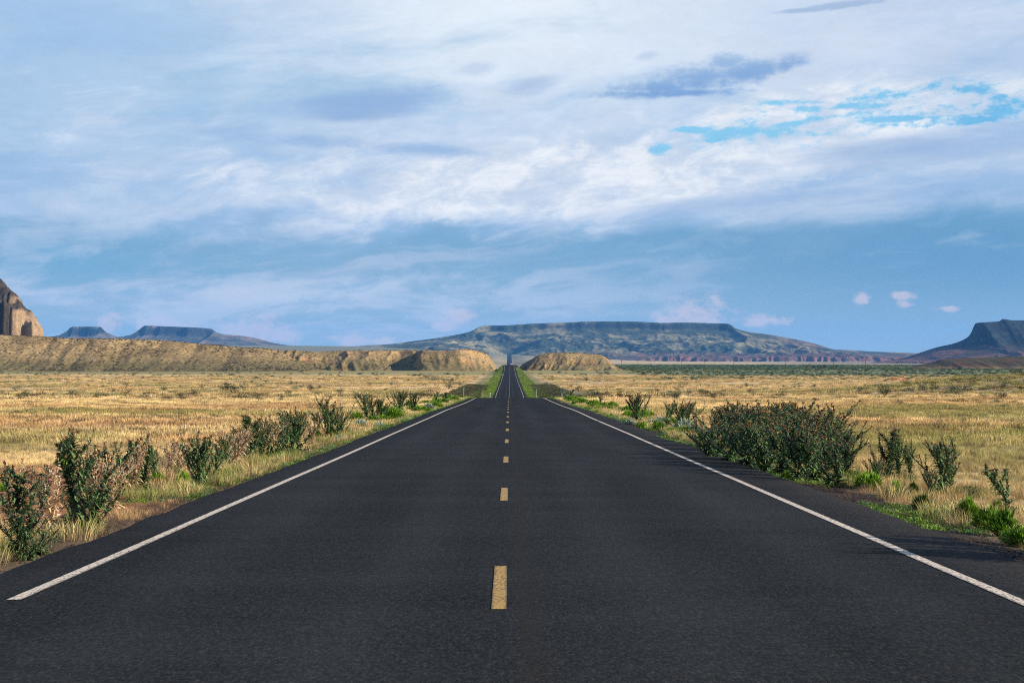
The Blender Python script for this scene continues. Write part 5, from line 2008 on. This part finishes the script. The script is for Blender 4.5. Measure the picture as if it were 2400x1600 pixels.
def post(name, px, d, h, lb, w=0.09, refl=False):
    x = X_at(px, d)
    S = Soup()
    S.box((0, 0, h / 2 - 0.1), (w, 0.05, h + 0.2))
    S.box((0, 0, h + 0.02), (w * 0.8, 0.04, 0.04))
    r = link(name, S.mesh('marker_post', M['post']), loc=(x, d, gz(x, d)), label=lb, category='marker post', group='marker posts at the dip')
    if refl:
        S2 = Soup()
        S2.box((0, -0.035, h - 0.12), (w * 0.9, 0.02, 0.16))
        link('reflector', S2.mesh('reflector', M['car_paint']), parent=r)


post('marker_post', 1087, 232, 1.35, 'tall pale marker post left of the crest', 0.075)
post('marker_post', 1130, 262, 1.7, 'pale marker post where the left verge drops', 0.08)
post('marker_post', 1149, 300, 2.4, 'short white reflector post by the left of the dip', 0.14, True)
post('marker_post', 1257.5, 250, 1.6, 'pale marker post at the right end of the crest', 0.075)
post('marker_post', 1177, 1140, 1.0, 'tiny white marker far down the left edge line', 0.5)
post('marker_post', 1211, 1380, 1.0, 'tiny white marker far up the right shoulder', 0.5)

x, y = X_at(1317, 205), 205.0
r = link('road_sign', None, loc=(x, y, gz(x, y)), rot=(0, 0, 0.15), label='small dark green sign panel on a post right of the crest', category='road sign')
S = Soup()
S.box((0, 0, 0.45), (0.06, 0.05, 1.3))
link('post', S.mesh('sign_post', M['steel']), parent=r)
S = Soup()
S.box((0, -0.04, 0.98), (0.26, 0.015, 0.5))
link('panel', S.mesh('sign_panel', M['sign_back']), parent=r)

# ------------------------------------------------------------------ car far up the right lane
cy = 1585.0
r = link('car', None, loc=(1.75, cy, road_z_lin(cy) + 0.0), label='small white car driving away just below the far crest', category='car')
S = Soup()
prof = [(-2.2, 0.35), (-2.25, 0.95), (-1.9, 1.1), (-1.5, 1.62), (0.3, 1.62), (1.0, 1.12), (2.1, 0.98), (2.25, 0.4)]
pts = [(-0.9, p, q) for p, q in prof] + [(0.9, p, q) for p, q in prof]
for a in (3, 4, 11, 12):
    pts[a] = (pts[a][0] * 0.8, pts[a][1], pts[a][2])
k = len(prof)
S.put(pts, [tuple(range(k - 1, -1, -1)), tuple(range(k, 2 * k))] + [(i, (i + 1) % k, k + (i + 1) % k, k + i) for i in range(k)])
link('body', S.mesh('car_body', M['car_paint']), parent=r)
S = Soup()
S.put([(-0.76, -1.90, 1.14), (0.76, -1.90, 1.14), (0.64, -1.56, 1.57), (-0.64, -1.56, 1.57)], [(0, 1, 2, 3)])
link('rear_window', S.mesh('car_rear_window', M['car_glass']), parent=r)
S = Soup()
for sx in (-0.82, 0.82):
    S2 = Soup()
    S2.box((sx * 0.85, -2.27, 0.82), (0.22, 0.06, 0.16))
    link('tail_light', S2.mesh('car_tail_light', M['tail']), parent=r)
    for sy in (-1.35, 1.4):
        S3 = Soup()
        S3.tube([Vector((sx - 0.1, sy, 0.33)), Vector((sx + 0.1, sy, 0.33))], [0.33, 0.33], 12)
        link('wheel', S3.mesh('car_wheel', M['tyre']), parent=r)
S = Soup()
S.box((0, -2.27, 0.45), (1.7, 0.1, 0.25))
link('bumper', S.mesh('car_bumper', M['tyre']), parent=r)

# ------------------------------------------------------------------ red cut bank on the right
bx, by, bz = hit(2105, 892)
nx = 60
xs = np.linspace(-6, 6, nx) * by / 900
P, Cc = [], []
for j, (dyy, dz) in enumerate([(-1.2, -0.3), (-0.4, 0.1), (0.0, 1.0), (0.8, 1.45), (5, 1.5), (9, -0.3)]):
    jit = 0.35 * fbm(xs / 0.8, xs * 0 + j, 3, 1301)
    env = np.clip(1 - (np.abs(xs) / xs.max()) ** 3, 0, 1)
    P.append(np.stack([bx + xs, by + dyy + jit + 0 * xs, G(bx + xs, np.full(nx, by + dyy)) + (dz + jit * 0.3) * env - 0.15], 1))
    Cc.append(np.tile(GC([0.36, 0.145, 0.07]) if j < 4 else STRAW, (nx, 1)))
me = raw_mesh('eroded_bank', np.concatenate(P), grid_faces(6, nx), M['ground'], {'Col': np.concatenate(Cc)}, True)
link('eroded_bank', me, kind='structure', label='small red eroded bank at the far edge of the right field')

# ------------------------------------------------------------------ haze
S = Soup()
S.box((0, 0, 0), (1, 1, 1))
hz = bpy.data.materials.new('pale_blue_air')
hz.use_nodes = True
t = hz.node_tree
t.nodes.clear()
pv = t.nodes.new('ShaderNodeVolumePrincipled')
pv.inputs['Color'].default_value = (0.12, 0.43, 1.0, 1.0)
pv.inputs['Density'].default_value = 2.2e-5
pv.inputs['Anisotropy'].default_value = 0.0
mo = t.nodes.new('ShaderNodeOutputMaterial')
t.links.new(pv.outputs[0], mo.inputs['Volume'])
me = S.mesh('haze', hz)
zlo, zhi = float(gzv.min()) - 30.0, 420.0
link('haze', me, loc=(0, 0, (zlo + zhi) / 2), scl=(54000, 54000, zhi - zlo), kind='stuff', label='thin blue air over the whole plain')
